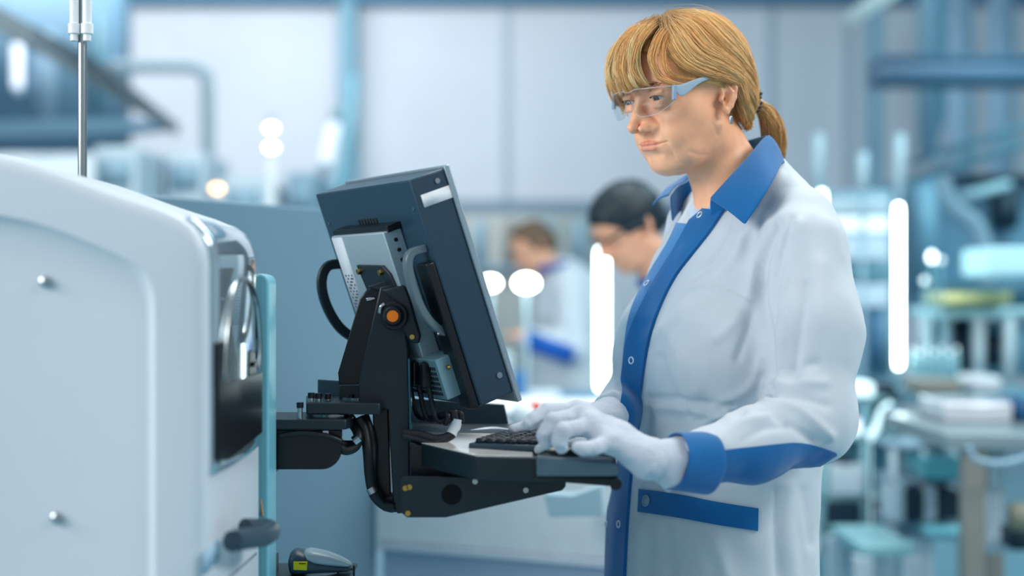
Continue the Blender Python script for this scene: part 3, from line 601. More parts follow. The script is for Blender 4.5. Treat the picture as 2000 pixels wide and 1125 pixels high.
# ================================================================== people: heads
def headfield(X, neck_pts=None, neck_r=None, eyes=True, fine=True):
    """head in millimetres, x forward, y to its left, z up, origin between the ears"""
    x, y, z = X; A = np.abs(y); S = (x, A, z)
    d = ell(S, (2, 0, 40), (90, 71, 76))
    d = smin(d, ell(S, (46, 0, 40), (45, 54, 46)), 22)
    d = smin(d, ell(S, (34, 0, -28), (52, 52, 66)), 26)
    d = smin(d, cap(S, (6, 44, -40), (60, 14, -74), 17, 15), 24)
    d = smin(d, ell(S, (44, 38, -12), (26, 22, 24)), 22)          # cheek bones
    d = smin(d, ell(S, (60, 28, -38), (25, 21, 26)), 16)          # cheeks
    d = smin(d, ell(S, (68, 0, -77), (16, 18, 14)), 14)           # chin
    d = smin(d, cap(S, (90, 10, 37), (77, 42, 36), 7, 6), 14)     # brow
    d = smin(d, ell(S, (73, 0, -50), (22, 27, 20)), 12)           # muzzle
    d = smin(d, cap(S, (0, 42, -60), (48, 12, -78), 15, 15), 18)   # soft lower jaw
    d = smin(d, ell(S, (46, 30, -66), (20, 16, 16)), 14)          # jowls
    d = smax(d, -ell(S, (108, 32, 17), (24, 20, 14)), 12)         # sockets
    d = smax(d, -cap(S, (105, 0, 22), (105, 8, 20), 7), 8)
    # nose
    n = cap(S, (90, 0, 26), (106, 0, -8), 7.2, 7.2); n = smin(n, cap(S, (106, 0, -6), (117, 0, -20), 6.0, 7.0), 6)
    n = smin(n, ell(S, (104, 10.5, -23.5), (10, 5.6, 6.2)), 4); n = smin(n, cap(S, (98, 7, -10), (92, 16, -24), 7, 6), 8)
    d = smin(d, n, 9)
    d = smax(d, -ell(S, (107, 6, -31.5), (5, 2.4, 4)), 2.5)
    d = smax(d, -cap(S, (107, 0, -38), (108, 0, -43), 1.6, 2), 3) # philtrum
    d = smax(d, -chain(S, [(101, 19, -24), (92, 29, -38), (85, 34, -50)], [1.4, 1.5, 1.2], 2), 6)   # nasolabial fold
    # lips
    up = chain(S, [(95.5, 0, -46.2), (96, 4, -45.6), (92.5, 14, -46.8), (79, 29, -46.6)], [2.1, 2.5, 2.1, 0.9], 3)
    lo = chain(S, [(93.5, 0, -53.5), (91, 12, -52.8), (79, 28, -47.8)], [3.0, 2.7, 1.1], 3)
    d = smin(d, up, 3.5); d = smin(d, lo, 3.5)
    d = smax(d, -chain(S, [(99.5, 0, -49.6), (96.5, 11, -49.4), (82, 30.5, -46.9)], [1.3, 1.3, 1.0], 1), 2.2)
    d = smax(d, -cap(S, (95, 0, -65), (89, 14, -65), 4, 3), 9)
    d = smax(d, -cap(S, (87, 29, -53), (84, 32, -58), 1.2, 1), 5)
    # eyelids around the ball, opened by a narrow almond cut
    if eyes:
        ec = (81.5, 30.5, 17)
        ball = ell(S, ec, (13.6, 14.0, 13.6)); d = smin(d, ball, 4)
        d = smin(d, cap(S, (94, 21, 24), (89, 42, 23.5), 2.2, 2.0), 5)          # upper lid fold
        cut = ell(S, (96, 30.5, 14.8), (15, 14.2, 2.6)); d = smax(d, -cut, 1.6)
        d = smin(d, ell(S, (91, 31, 4), (4.5, 11, 3.4)), 7)                    # lower bags
    # ears
    q = (x+3.5, A-69, z-2); c_, s_ = math.cos(0.16), math.sin(0.16); t_ = math.radians(24)
    u = q[0]*c_+q[2]*s_; v = -q[0]*s_+q[2]*c_; uu = u*math.cos(t_)-q[1]*math.sin(t_); w = q[1]*math.cos(t_)+u*math.sin(t_)
    k_ = 1/0.88; E = (uu*k_, v*k_, w*k_)
    e = ell(E, (-3, 5, 2), (14, 25, 4.2))
    e = smin(e, cap(E, (2, -22, 3), (0, -27, 3), 6.0, 4.5), 6)
    e = smax(e, -ell(E, (1, -4, 9), (7.5, 11, 9)), 3)
    e = smax(e, -chain(E, [(3, 14, 8.5), (-6, 20, 9), (-11, 8, 9)], [3.2, 3, 2.5], 2), 3)
    rim = chain(E, [(5, 0, 5), (9, 10, 5), (7, 21, 5), (-3, 27, 5.5), (-12, 23, 6), (-16, 12, 6), (-14, -3, 6), (-8, -17, 5.5), (0, -26, 4)],
                [2.2, 2.6, 2.9, 3.1, 3.1, 3.0, 2.8, 2.8, 3.6], 2.5)
    e = smin(e, rim, 2.5)
    e = smin(e, chain(E, [(-3, 17, 6), (-9, 6, 7), (-8, -6, 7), (-2, -14, 6)], [1.8, 2.2, 2.2, 2.4], 2), 3)
    e = smin(e, ell(E, (9, -5, 4), (4, 5.5, 4.5)), 3)*0.88
    d = smin(d, e, 3.2)
    # neck
    if neck_pts:
        nk = chain(X, neck_pts, neck_r, 20); d = smin(d, nk, 14)
    return d
def head_frame(org, yaw, pitch, scale=0.97, roll=0.0):
    """returns 4x3 local->world: columns forward, left, up (metres per millimetre)"""
    cy, sy = math.cos(yaw), math.sin(yaw); F0 = np.array([-cy, -sy, 0]); L = np.array([sy, -cy, 0.0]); U0 = np.array([0, 0, 1.0])
    F = F0*math.cos(pitch)-U0*math.sin(pitch); U = U0*math.cos(pitch)+F0*math.sin(pitch)
    L, U = L*math.cos(roll)+U*math.sin(roll), U*math.cos(roll)-L*math.sin(roll)
    M = np.stack([F, L, U])*scale*0.001
    return M, np.array(org, float)
def to_w(fr, pts): return np.asarray(pts, float).reshape(-1, 3)@fr[0]+fr[1]
def to_l(fr, pts): return (np.asarray(pts, float).reshape(-1, 3)-fr[1])@np.linalg.inv(fr[0])
def skin_tint(Vl, base):
    """lips, cheeks and brows as pigment of the skin, per vertex"""
    x, A, z = Vl[:, 0], np.abs(Vl[:, 1]), Vl[:, 2]; c = np.ones((len(Vl), 4))
    def g(cx, cy, cz, rx, ry, rz): return np.exp(-(((x-cx)/rx)**2+((A-cy)/ry)**2+((z-cz)/rz)**2))
    up = chain((x, A, z), [(95.5, 0, -46.2), (96, 4, -45.6), (92.5, 14, -46.8), (79, 29, -46.6)], [2.1, 2.5, 2.1, 0.9], 3)
    lo = chain((x, A, z), [(93.5, 0, -53.5), (91, 12, -52.8), (79, 28, -47.8)], [3.0, 2.7, 1.1], 3)
    lip = np.clip(1.0-np.minimum(up, lo)/1.6, 0, 1)
    ear = g(-9, 76, 6, 22, 12, 26)
    red = 0.30*g(60, 42, -22, 26, 20, 24)+0.45*g(110, 6, -22, 14, 14, 12)+0.22*g(80, 0, -90, 14, 18, 14)+0.3*ear+0.25*g(88, 34, 6, 10, 14, 7)
    c[:, 1] *= 1-0.20*red; c[:, 2] *= 1-0.16*red
    c[:, 0] *= 1-0.16*lip; c[:, 1] *= 1-0.45*lip; c[:, 2] *= 1-0.33*lip
    return c
SKIN = mat('skin', (250, 184, 144), rough=0.42, noise=0.05, nscale=60, bump=0.06, bscale=500, sss=0.12, attr='tint')

# ================================================================== the woman at the terminal
YAW = math.radians(35); PITCH = math.radians(11.5)
_F = np.array([-math.cos(YAW), -math.sin(YAW), 0]); _L = np.array([math.sin(YAW), -math.cos(YAW), 0])
ear_w = P(1415, 191, 1.944); HO = ear_w-0.068*_L
HF = head_frame(HO, YAW, PITCH)
BY = math.radians(30); BF = np.array([-math.cos(BY), -math.sin(BY), 0]); BL = np.array([math.sin(BY), -math.cos(BY), 0.0]); BU = np.array([0, 0, 1.0])
NB = P(1425, 400, 2.02)                                    # base of the neck
MBODY = np.stack([BF, BL, BU])*0.001
def bw(f, l, u): return np.array([f, l, u])@MBODY+NB      # body millimetres -> world
woman = thing('person', (NB[0], NB[1], 0.0), 'woman in white lab coat with blue collar, safety glasses and white gloves typing at keyboard', 'person')
nk = [to_l(HF, HO+np.array([0, 0, -0.03])-0.018*_F)[0], to_l(HF, bw(-2, 0, 30))[0], to_l(HF, bw(-5, 0, -70))[0]]
V, F = net(lambda X: headfield(X, nk, [50, 50, 60]), (-105, -88, -190), (130, 88, 122), 1.6)
V = relax(V, F, 1, 0.4)
tint = skin_tint(V, None)
# creases of the aged skin: neck folds and laugh lines pressed into the surface
Nn = vnormals(V, F)
def crease(V, N, pts, w, a):
    pts = np.array(pts, float); d = np.full(len(V), 1e9)
    for i in range(len(pts)-1):
        d = np.minimum(d, cap((V[:, 0], np.abs(V[:, 1]), V[:, 2]), pts[i], pts[i+1], 0))
    return V-N*(a*np.exp(-(d/w)**2))[:, None]
for pts, w, a in (([(90, 30, 2), (84, 40, -2), (76, 47, 0)], 1.6, 0.7), ([(94, 29, -44), (88, 34, -56), (83, 32, -70)], 3.0, 1.5),
                  ([(74, 36, -74), (60, 38, -84)], 4, 1.2), ([(70, 50, 20), (60, 56, 24)], 1.4, .5), ([(70, 50, 14), (61, 57, 13)], 1.4, .5), ([(84, 33, -52), (78, 32, -62), (72, 30, -72)], 2.6, 0.7), ([(82, 40, -24), (76, 44, -40), (66, 45, -58)], 5, 0.4), ([(60, 48, -66), (44, 50, -74), (30, 50, -76)], 3.5, 0.9),
                  ([(62, 20, -92), (44, 34, -98), (20, 44, -96)], 2.5, 1.4), ([(50, 0, -112), (40, 26, -114), (16, 44, -108)], 2.0, 1.0), ([(92, 30, 9), (86, 41, 8), (80, 46, 10)], 1.3, 0.5), ([(20, 62, -34), (14, 60, -50)], 3, 0.8)):
    V = crease(V, Nn, pts, w, a)
body = link('body', to_w(HF, V), F[:, ::-1] if np.linalg.det(HF[0]) < 0 else F, SKIN, woman, attr=tint)

# eyes
def eyeball(side, fr, parent, iris=(78, 74, 72), gaze=(1, 0.05, -0.32)):
    c = np.array([81.5, 30.5*side, 17]); g = np.array([gaze[0], gaze[1], gaze[2]], float); g /= np.linalg.norm(g)
    n, m = 24, 32; a = np.cross(g, (0, 0, 1)); a /= np.linalg.norm(a); b = np.cross(a, g); V = [c+g*12.6]; T = [(0.01, 0.01, 0.012, 1)]; Fq = []
    ic = lin(iris)
    for i in range(1, n):
        th = math.pi*i/n*0.75
        for j in range(m):
            ph = 2*math.pi*j/m; r = 12.2+(0.4*max(0, 1-(th/0.45)**2)); V.append(c+r*(g*math.cos(th)+math.sin(th)*(a*math.cos(ph)+b*math.sin(ph))))
            T.append((0.01, 0.01, 0.012, 1) if th < 0.18 else ((*ic, 1) if th < 0.5 else (0.62, 0.58, 0.57, 1)))
    Fq = [(0, 1+j, 1+(j+1) % m) for j in range(m)]+[(1+(i-1)*m+j, 1+i*m+j, 1+i*m+(j+1) % m, 1+(i-1)*m+(j+1) % m) for i in range(1, n-1) for j in range(m)]
    return link('eye', to_w(fr, V), Fq, mat('eye', (255, 255, 255), rough=0.12, attr='tint', coat=0.6), parent, attr=T)
for s in (1, -1): eyeball(s, HF, body)

# ------------------------------------------------------------------ hair
def strands(name, paths, rad, tints, m, parent, fr, sides=3):
    """paths [n, k, 3] local millimetres -> one mesh of thin tapered strands"""
    Pn = np.asarray(paths, float); n, k = Pn.shape[:2]; T = np.gradient(Pn, axis=1); T /= np.linalg.norm(T, axis=2, keepdims=True)+1e-9
    ref = np.array([0.3, 0.5, 0.8]); u = np.cross(T, ref); u /= np.linalg.norm(u, axis=2, keepdims=True)+1e-9; w = np.cross(T, u)
    prof = np.interp(np.linspace(0, 1, k), [0, 0.1, 0.75, 1], [0.7, 1, 0.9, 0.25]); r = (np.asarray(rad)[:, None]*prof)[..., None]
    R = [Pn+r*(math.cos(2*math.pi*j/sides)*u+math.sin(2*math.pi*j/sides)*w) for j in range(sides)]
    V = np.stack(R, 2).reshape(-1, 3)
    b = (np.arange(n)[:, None]*k+np.arange(k-1)[None]).reshape(-1)*sides; Fs = []
    for j in range(sides): jj = (j+1) % sides; Fs.append(np.stack([b+j, b+jj, b+sides+jj, b+sides+j], 1))
    tints = np.asarray(tints); tints = np.repeat(tints[:, None], k, 1) if tints.ndim == 2 else tints
    tt = np.repeat(tints.reshape(-1, 4), sides, axis=0)
    return link(name, to_w(fr, V), np.concatenate(Fs), m, parent, attr=tt)
def spline_batch(K, n):
    """K [m, kp, 3] key points -> [m, n, 3] Catmull-Rom"""
    K = np.concatenate([2*K[:, :1]-K[:, 1:2], K, 2*K[:, -1:]-K[:, -2:-1]], 1); kp = K.shape[1]-2
    t = np.linspace(0, kp-1.0001, n); i = t.astype(int); f = (t-i)[None, :, None]
    a, b, c, d = K[:, i], K[:, i+1], K[:, i+2], K[:, i+3]
    return 0.5*(2*b+(c-a)*f+(2*a-5*b+4*c-d)*f*f+(-a+3*b-3*c+d)*f**3)
def interp_guides(G, t):
    G = np.asarray(G, float); i = np.clip(t.astype(int), 0, len(G)-2); f = (t-i)[:, None, None]
    return G[i]*(1-f)+G[i+1]*f
def hair_tints(n, light=(240, 208, 150), dark=(160, 112, 58), p=1.0):
    t = RNG.random(n)**p; a, b = np.array(lin(light)), np.array(lin(dark)); c = a*(1-t[:, None])+b*t[:, None]
    return np.concatenate([c, np.ones((n, 1))], 1)
HAIR = mat('blonde_hair', (255, 255, 255), rough=0.55, spec=0.25, attr='tint')
hair_cap_m = mat('hair_under', (220, 168, 104), rough=0.6, noise=0.35, nscale=90, stretch=(1, 1, 0.15))
HC, HR = np.array([4, 0, 41.0]), np.array([98, 78, 84.5])
def push_out(K, eps):
    q = (K-HC)/HR; r = np.linalg.norm(q, axis=-1, keepdims=True); s = np.maximum(1.0, (1+eps)/np.maximum(r, 1e-6)); return HC+(K-HC)*s
swept = [
 [(48, 26, 117), (74, 50, 88), (70, 66, 58), (42, 76, 38), (2, 80, 27), (-42, 73, 8), (-84, 40, -10), (-103, 8, -18)],
 [(40, 20, 121), (56, 56, 98), (46, 74, 64), (14, 82, 44), (-22, 81, 26), (-58, 68, -2), (-90, 35, -8), (-104, 8, -16)],
 [(30, 12, 124), (24, 58, 108), (8, 78, 74), (-18, 82, 50), (-48, 75, 28), (-76, 56, 8), (-96, 30, -4), (-105, 7, -14)],
 [(20, 6, 125), (-8, 48, 116), (-28, 72, 88), (-48, 74, 60), (-70, 64, 35), (-88, 44, 12), (-101, 22, 0), (-106, 6, -10)],
 [(10, 0, 126), (-28, 20, 121), (-56, 35, 103), (-76, 40, 78), (-91, 35, 48), (-100, 25, 20), (-105, 12, 2), (-107, 3, -8)],
 [(5, 0, 126), (-35, 0, 121), (-65, 0, 103), (-86, 0, 76), (-98, 0, 46), (-104, 0, 18), (-107, 0, 2), (-108, 0, -8)]]
nape = [
 [(-20, 76, 32), (-26, 79, 12), (-36, 74, -8), (-54, 62, -22), (-72, 46, -28), (-88, 27, -24), (-98, 12, -20), (-104, 4, -18)],
 [(-36, 64, 0), (-42, 62, -20), (-52, 54, -34), (-64, 44, -38), (-76, 32, -36), (-90, 20, -30), (-98, 12, -24), (-104, 4, -18)],
 [(-62, 40, -48), (-68, 37, -46), (-74, 33, -42), (-81, 27, -38), (-88, 20, -32), (-95, 12, -26), (-101, 7, -22), (-105, 3, -18)]]
def locks(G, n, rnd, lo, hi, nl, tight=0.85, jit=1.6, wav=0.6, npts=18, lockj=2.0, light=(255, 230, 174), dark=(238, 168, 94), root=0.45, rootlen=0.16, dens=None):
    """strands gathered in locks that draw together towards their ends; colour varies per lock and per strand"""
    G = np.asarray(G, float); tc = np.sort(rnd.uniform(lo, hi, nl)) if dens is None else dens(nl)
    li = rnd.integers(0, nl, n); t = np.clip(tc[li]+rnd.normal(0, (hi-lo)/nl*0.9, n), lo, hi); kp = G.shape[1]
    w = (np.linspace(0, 1, kp)**0.8*tight)[None, :, None]
    K = interp_guides(G, t)*(1-w)+interp_guides(G, tc[li])*w
    K = K+rnd.normal(0, lockj, (nl, kp, 3))[li]*np.linspace(0.4, 1, kp)[None, :, None]+rnd.normal(0, jit, (n, 1, 3))*np.linspace(2.2, 0.6, kp)[None, :, None]+rnd.normal(0, wav, K.shape)
    lt = rnd.random(nl)[li]*0.6+rnd.random(n)*0.4; a, b = np.array(lin(light)), np.array(lin(dark)); c = a*(1-lt[:, None])+b*lt[:, None]
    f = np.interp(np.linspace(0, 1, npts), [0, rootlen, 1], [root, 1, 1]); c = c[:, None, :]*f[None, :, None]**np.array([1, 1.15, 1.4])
    return spline_batch(K, npts), np.concatenate([c, np.ones((n, npts, 1))], 2), rnd.random(nl)[li]
def rear(G):
    G = np.array(G, float); k = np.clip((-40-G[..., 0])/66, 0, 1); low = np.clip((100-G[..., 2])/70, 0, 1); G[..., 2] -= 15*k*low; return G
hr = np.random.default_rng(11); allp = []; rads = []; tin = []
hair = None
def cap_field(X):
    d = smin(ell(X, HC, HR*0.985), ell(X, (-62, 0, -10), (36, 44, 32)), 14)
    return smax(d, -smin(ell(X, (104, 0, 12), (66, 84, 74)), ell(X, (28, 0, -30), (50, 120, 66)), 8), 4)
cap_V, cap_F = net(cap_field, (-110, -90, -70), (112, 90, 130), 2.2)
hair = link('hair', to_w(HF, cap_V), cap_F if np.linalg.det(HF[0]) > 0 else cap_F[:, ::-1], hair_cap_m, woman)
for sgn in (1, -1):
    fl = np.array([1, sgn, 1]); q_ = 1.0 if sgn > 0 else 0.3
    for G, n, nl, hi in ((swept, int(6400*q_), 76, 4.999), (nape, int(1300*q_), 18, 1.999)):
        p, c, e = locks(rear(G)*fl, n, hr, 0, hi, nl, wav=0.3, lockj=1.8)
        e = (0.004+0.05*e+0.012*hr.random(n))[:, None, None]*np.sin(np.linspace(0.25, math.pi*0.92, 18))[None, :, None]
        allp.append(push_out(p, e)); rads.append(hr.uniform(0.2, 0.42, n)); tin.append(c)
# fringe falling from the parting over the forehead, ends free at the brows
fr_ = [
 [(52, 50, 104), (76, 58, 88), (86, 60, 66), (80, 64, 48), (62, 70, 36), (38, 76, 30)],
 [(50, 34, 112), (82, 46, 96), (100, 48, 72), (100, 50, 48), (88, 58, 34), (72, 66, 26)],
 [(44, 22, 118), (82, 32, 106), (104, 34, 82), (110, 36, 56), (104, 42, 38), (94, 50, 28)],
 [(40, 10, 121), (82, 14, 110), (108, 16, 88), (117, 16, 62), (114, 18, 42), (107, 22, 28)],
 [(40, 2, 122), (82, 0, 111), (109, -2, 90), (119, -4, 64), (117, -6, 44), (110, -6, 28)],
 [(40, -8, 121), (80, -16, 110), (106, -22, 88), (114, -28, 62), (111, -32, 42), (104, -34, 26)],
 [(40, -20, 118), (76, -34, 106), (98, -44, 84), (103, -52, 58), (97, -57, 38), (88, -60, 18)],
 [(36, -30, 112), (64, -52, 96), (76, -66, 70), (76, -72, 44), (68, -76, 20), (60, -78, -4)]]
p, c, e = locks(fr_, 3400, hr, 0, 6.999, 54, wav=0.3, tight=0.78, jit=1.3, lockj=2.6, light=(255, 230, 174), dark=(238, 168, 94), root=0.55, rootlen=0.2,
    dens=lambda m: np.concatenate([hr.uniform(0.0, 2.3, 3), hr.uniform(2.5, 6.999, m-3)]))
p = HC+(p-HC)*(1+(e[:, None, None]-0.55)*0.06*np.sin(np.linspace(0, 2.2, 18))[None, :, None])
cut = hr.uniform(0.80, 1.0, len(p)); idx_ = np.linspace(0, 1, 18)[None]*cut[:, None]*17; i0 = np.clip(idx_.astype(int), 0, 16); f0 = (idx_-i0)[..., None]
ar = np.arange(len(p))[:, None]; p = p[ar, i0]*(1-f0)+p[ar, i0+1]*f0
allp.append(p); rads.append(hr.uniform(0.18, 0.4, len(p))); tin.append(c)
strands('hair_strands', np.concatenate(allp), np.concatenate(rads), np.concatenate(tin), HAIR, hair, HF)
# loose fly-away hairs
K = interp_guides(rear(swept), hr.uniform(0, 4.99, 60))*np.array([1, 1, 1])+hr.normal(0, 3, (60, 1, 3)); Pp = push_out(spline_batch(K, 18), hr.uniform(0.05, 0.12, (60, 1, 1))*np.sin(np.linspace(0, math.pi, 18))[None, :, None])
strands('stray_hair', Pp, np.full(60, 0.12), hair_tints(60), HAIR, hair, HF)
# pony tail
def tail(n, spread, rnd):
    key = to_l(HF, [P(*q) for q in ((1466, 202, 2.045), (1480, 206, 2.053), (1495, 219, 2.062), (1507, 246, 2.068), (1512, 278, 2.072), (1510, 310, 2.076), (1505, 340, 2.08), (1500, 365, 2.08))])
    w = np.array([5, 8, 12, 17, 18, 16, 11, 5]); a = rnd.uniform(0, 2*math.pi, n); r = np.sqrt(rnd.random(n))*spread
    T = np.gradient(key, axis=0); T /= np.linalg.norm(T, axis=1, keepdims=True); U = np.array([0, 1.0, 0]); Wv = np.cross(T, U)
    tw = np.linspace(0, 1.2, 8)
    K = key[None]+(r[:, None]*w[None]*np.cos(a[:, None]+tw[None]))[..., None]*U+(r[:, None]*w[None]*np.sin(a[:, None]+tw[None]))[..., None]*Wv[None]
    return spline_batch(K+rnd.normal(0, 1.2, K.shape), 22)
tl = tail(1700, 1.0, hr)
pt = strands('ponytail', tl, hr.uniform(0.3, 0.6, 1700), hair_tints(1700, light=(250, 205, 140), dark=(160, 98, 48), p=0.9), HAIR, hair, HF)
mb = MB()
for i in range(26):
    a = i*2.399; r = 8+3.5*math.sin(i*1.7); mb.ball(P(1478, 199, 2.05)+np.array([0.004*math.sin(i*2.1), r*math.cos(a)*0.0011, r*math.sin(a)*0.0014]), 0.0034, 6)
mb.build('hair_tie', mat('black_beads', (16, 22, 40), rough=0.15, spec=0.8), hair)
# eyebrow and lashes
for s in (1, -1):
    n = 130; u = hr.random(n); base = np.stack([97-15*u**1.5, (13+33*u)*s, 32+3*np.sin(u*2.6)+hr.normal(0, 1.3, n)], 1)
    K = np.stack([base, base+np.array([0.6, 2.2*s, 0.6]), base+np.array([-0.6, 4.6*s, 0.6])], 1)
    strands('eyebrow', spline_batch(K, 5), np.full(n, 0.22), hair_tints(n, (170, 125, 80), (110, 80, 55)), HAIR, body, HF)
    n = 46; u = np.linspace(0, 1, n); ang = (u-0.5)*1.9; b = np.stack([81.5+13.6*np.cos(ang)*0.98, s*(30.5+13.6*np.sin(ang)), 17+2.9*np.cos(ang*1.3)-0.6], 1)
    out = np.stack([np.cos(ang), s*np.sin(ang), 0*u], 1); K = np.stack([b, b+out*1.6+np.array([0, 0, -0.8]), b+out*3.2+np.array([0, 0, -0.6])], 1)
    strands('eyelashes', spline_batch(K, 5), np.full(n, 0.2), hair_tints(n, (60, 42, 34), (28, 20, 18)), HAIR, body, HF)
# ------------------------------------------------------------------ safety glasses
glasses = thing('safety_glasses', to_w(HF, (104, 0, 10))[0], 'clear wraparound safety glasses with blue-grey temples worn by woman in front', 'glasses')
glasses.parent = None
lensm = clear_mat('clear_lens', (236, 244, 250), amount=0.8)
rimm = mat('clear_rim', (225, 236, 245), rough=0.1, spec=0.8, trans=0.6)
def lens_pt(a, v):
    """a: angle round the face, v: height 0 bottom .. 1 top"""
    s = abs(a)/0.95; top = 33-5*s-4*math.exp(-(s/0.12)**2); bot = -7+24*math.exp(-(s/0.13)**2)+14*max(0, (s-0.55)/0.45)**1.3
    x = 30+83*math.cos(a*0.94)**0.85; y = 73*math.sin(a*1.02)/math.sin(1.15*1.02); zz = bot+(top-bot)*v
    return (x+2-abs(zz-10)*0.05+2*(1-v), y, zz)
n, m_ = 56, 12; Vg = [lens_pt(-0.95+1.9*i/n, j/m_) for i in range(n+1) for j in range(m_+1)]
Fg = [(i*(m_+1)+j, (i+1)*(m_+1)+j, (i+1)*(m_+1)+j+1, i*(m_+1)+j+1) for i in range(n) for j in range(m_)]
link('lens', to_w(HF, Vg), Fg, lensm, glasses)
mb = MB(); mb.tube(to_w(HF, [lens_pt(-0.95+1.9*i/n, 1.0) for i in range(n+1)]), 0.0007, 8); mb.tube(to_w(HF, [lens_pt(-0.95+1.9*i/n, 0.0) for i in range(n+1)]), 0.0004, 8)
mb.build('rim', rimm, glasses)
tm = mat('temple_plastic', (162, 182, 200), rough=0.35, spec=0.6)
for s in (1, -1):
    V = []; K = [(87, 65, 29, 10), (83, 67, 29, 17), (76, 70, 29, 19), (66, 73, 31, 14), (54, 75.5, 33, 9), (34, 78, 35, 5.5), (6, 80, 36, 4), (-22, 78, 24, 4)]
    for (x, y, zt, h) in K:
        for dy in (0, 2.4): V += [(x, s*(y+dy), zt), (x, s*(y+dy), zt-h)]
    Fq = []
    for i in range(len(K)-1):
        a, b = 4*i, 4*i+4
        for p, q in ((0, 1), (1, 3), (3, 2), (2, 0)): Fq.append((a+p, a+q, b+q, b+p) if s > 0 else (b+p, b+q, a+q, a+p))
    Fq += [(0, 2, 3, 1), (4*len(K)-4, 4*len(K)-3, 4*len(K)-1, 4*len(K)-2)]
    link('temple', to_w(HF, V), Fq, tm, glasses, bevel=0.0008, subd=1)
    MB().box(to_w(HF, (88, s*65.5, 19))[0], (0.005, 0.005, 0.020), YAW).build('hinge', mat('hinge_plastic', (140, 165, 195), rough=0.3), glasses, bevel=0.001)
ew = to_w(HF, (0, 77, -28))[0]
MB().box(ew+np.array([0, -0.001, -0.004]), (0.005, 0.003, 0.011), YAW).build('earring', mat('silver', (190, 205, 215), rough=0.18, metal=0.9), woman, bevel=0.001)
glasses.parent = woman; glasses.location = tuple(ORG[glasses]-ORG[woman])
for k in ('label', 'category'):
    if k in glasses: del glasses[k]
# ================================================================== the woman's clothes
WHITE = mat('white_cotton', (198, 207, 216), rough=0.85, bump=0.25, bscale=900, noise=0.03, sheen=0.3, spec=0.2)
BLUE = mat('blue_cotton', (6, 98, 160), rough=0.8, bump=0.25, bscale=900, noise=0.05, sheen=0.3, spec=0.2)
SHIRT = mat('pale_blue_cotton', (190, 208, 226), rough=0.85, bump=0.2, bscale=1400, spec=0.2)
def bl(p): return (np.asarray(p, float)-NB)@np.linalg.inv(MBODY)
SEC = np.array([  # u, centre f, half depth, half width
 (60, -42, 34, 46), (35, -30, 46, 58), (10, -14, 62, 74), (-15, -10, 74, 98), (-40, -8, 86, 138), (-70, -6, 98, 165), (-110, 0, 110, 174), (-160, 10, 124, 176),
 (-220, 16, 126, 174), (-290, 13, 117, 168), (-370, 22, 112, 164), (-450, 34, 116, 170), (-560, 38, 122, 176), (-720, 38, 130, 186)], float)[::-1]
sh_l, el_l, wr_l = bl(P(1572, 484, 1.875)), bl(P(1578, 818, 1.80)), bl(P(1318, 900, 1.66))
sh_r, el_r, wr_r = np.array([-30., -105., -75.]), np.array([5., -205., -300.]), bl(P(1192, 806, 1.93))
mid_l = (sh_l+el_l)/2+np.array([-6, 8, 0]); fa_l = (el_l*0.55+wr_l*0.45)+np.array([0, 4, -10])
def coat_field(X):
    f, l, u = X; k = 1+0.32*np.clip((u+300)/170, 0, 1); A = np.where(l < 0, -l*k, l)
    cf = np.interp(u, SEC[:, 0], SEC[:, 1]); hd = np.interp(u, SEC[:, 0], SEC[:, 2]); hw = np.interp(u, SEC[:, 0], SEC[:, 3])
    d = ((np.abs((f-cf)/hd)**2.25+(A/hw)**2.25)**(1/2.25)-1)*np.minimum(hd, hw)*0.9
    d = np.maximum(d, u-62)
    S = (f, A, u)
    d = smin(d, ell(S, (88, 74, -205), (52, 62, 66)), 45)
    d = smin(d, cap(S, (-30, 58, 16), (-12, 138, -24), 38, 42), 44)
    for sh, mi, el, fa, wr in ((sh_l, mid_l, el_l, fa_l, wr_l), (sh_r, (sh_r+el_r)/2, el_r, (el_r+wr_r)/2, wr_r)):
        a = chain(X, [sh, mi, el], [56, 55, 52], 40); a = smin(a, ell(X, el+np.array([-14, 2, 0]), (36, 36, 40)), 24)
        b = chain(X, [el, fa, wr], [50, 40, 28], 30); a = smin(a, b, 34)
        v = wr-fa; v = v/np.linalg.norm(v); t = (f-wr[0])*v[0]+(l-wr[1])*v[1]+(u-wr[2])*v[2]
        far = np.sqrt((f-wr[0])**2+(l-wr[1])**2+(u-wr[2])**2) < 90
        a = np.where(far, smax(a, t, 3), a)
        d = smin(d, a, 22)
    d = smax(d, -ell(X, (68, -12, 18), (40, 36, 42)), 6)
    return smax(d, -690-u, 6)
def body2w(V): return np.asarray(V)@MBODY+NB
V, F = net(coat_field, (-215, -290, -696), (380, 290, 68), 4.2)
V = relax(V, F, 2, 0.5); Vw = body2w(V); flip = np.linalg.det(MBODY) < 0
if flip: F = F[:, ::-1]
N = vnormals(Vw, F)
def seg2(p, pts):
    d = np.full(len(p), 1e9); pts = np.array(pts, float)
    for i in range(len(pts)-1):
        a = pts[i]; ba = pts[i+1]-a; h = np.clip(((p-a)@ba)/(ba@ba), 0, 1); d = np.minimum(d, np.linalg.norm(p-a-h[:, None]*ba, axis=1))
    return d
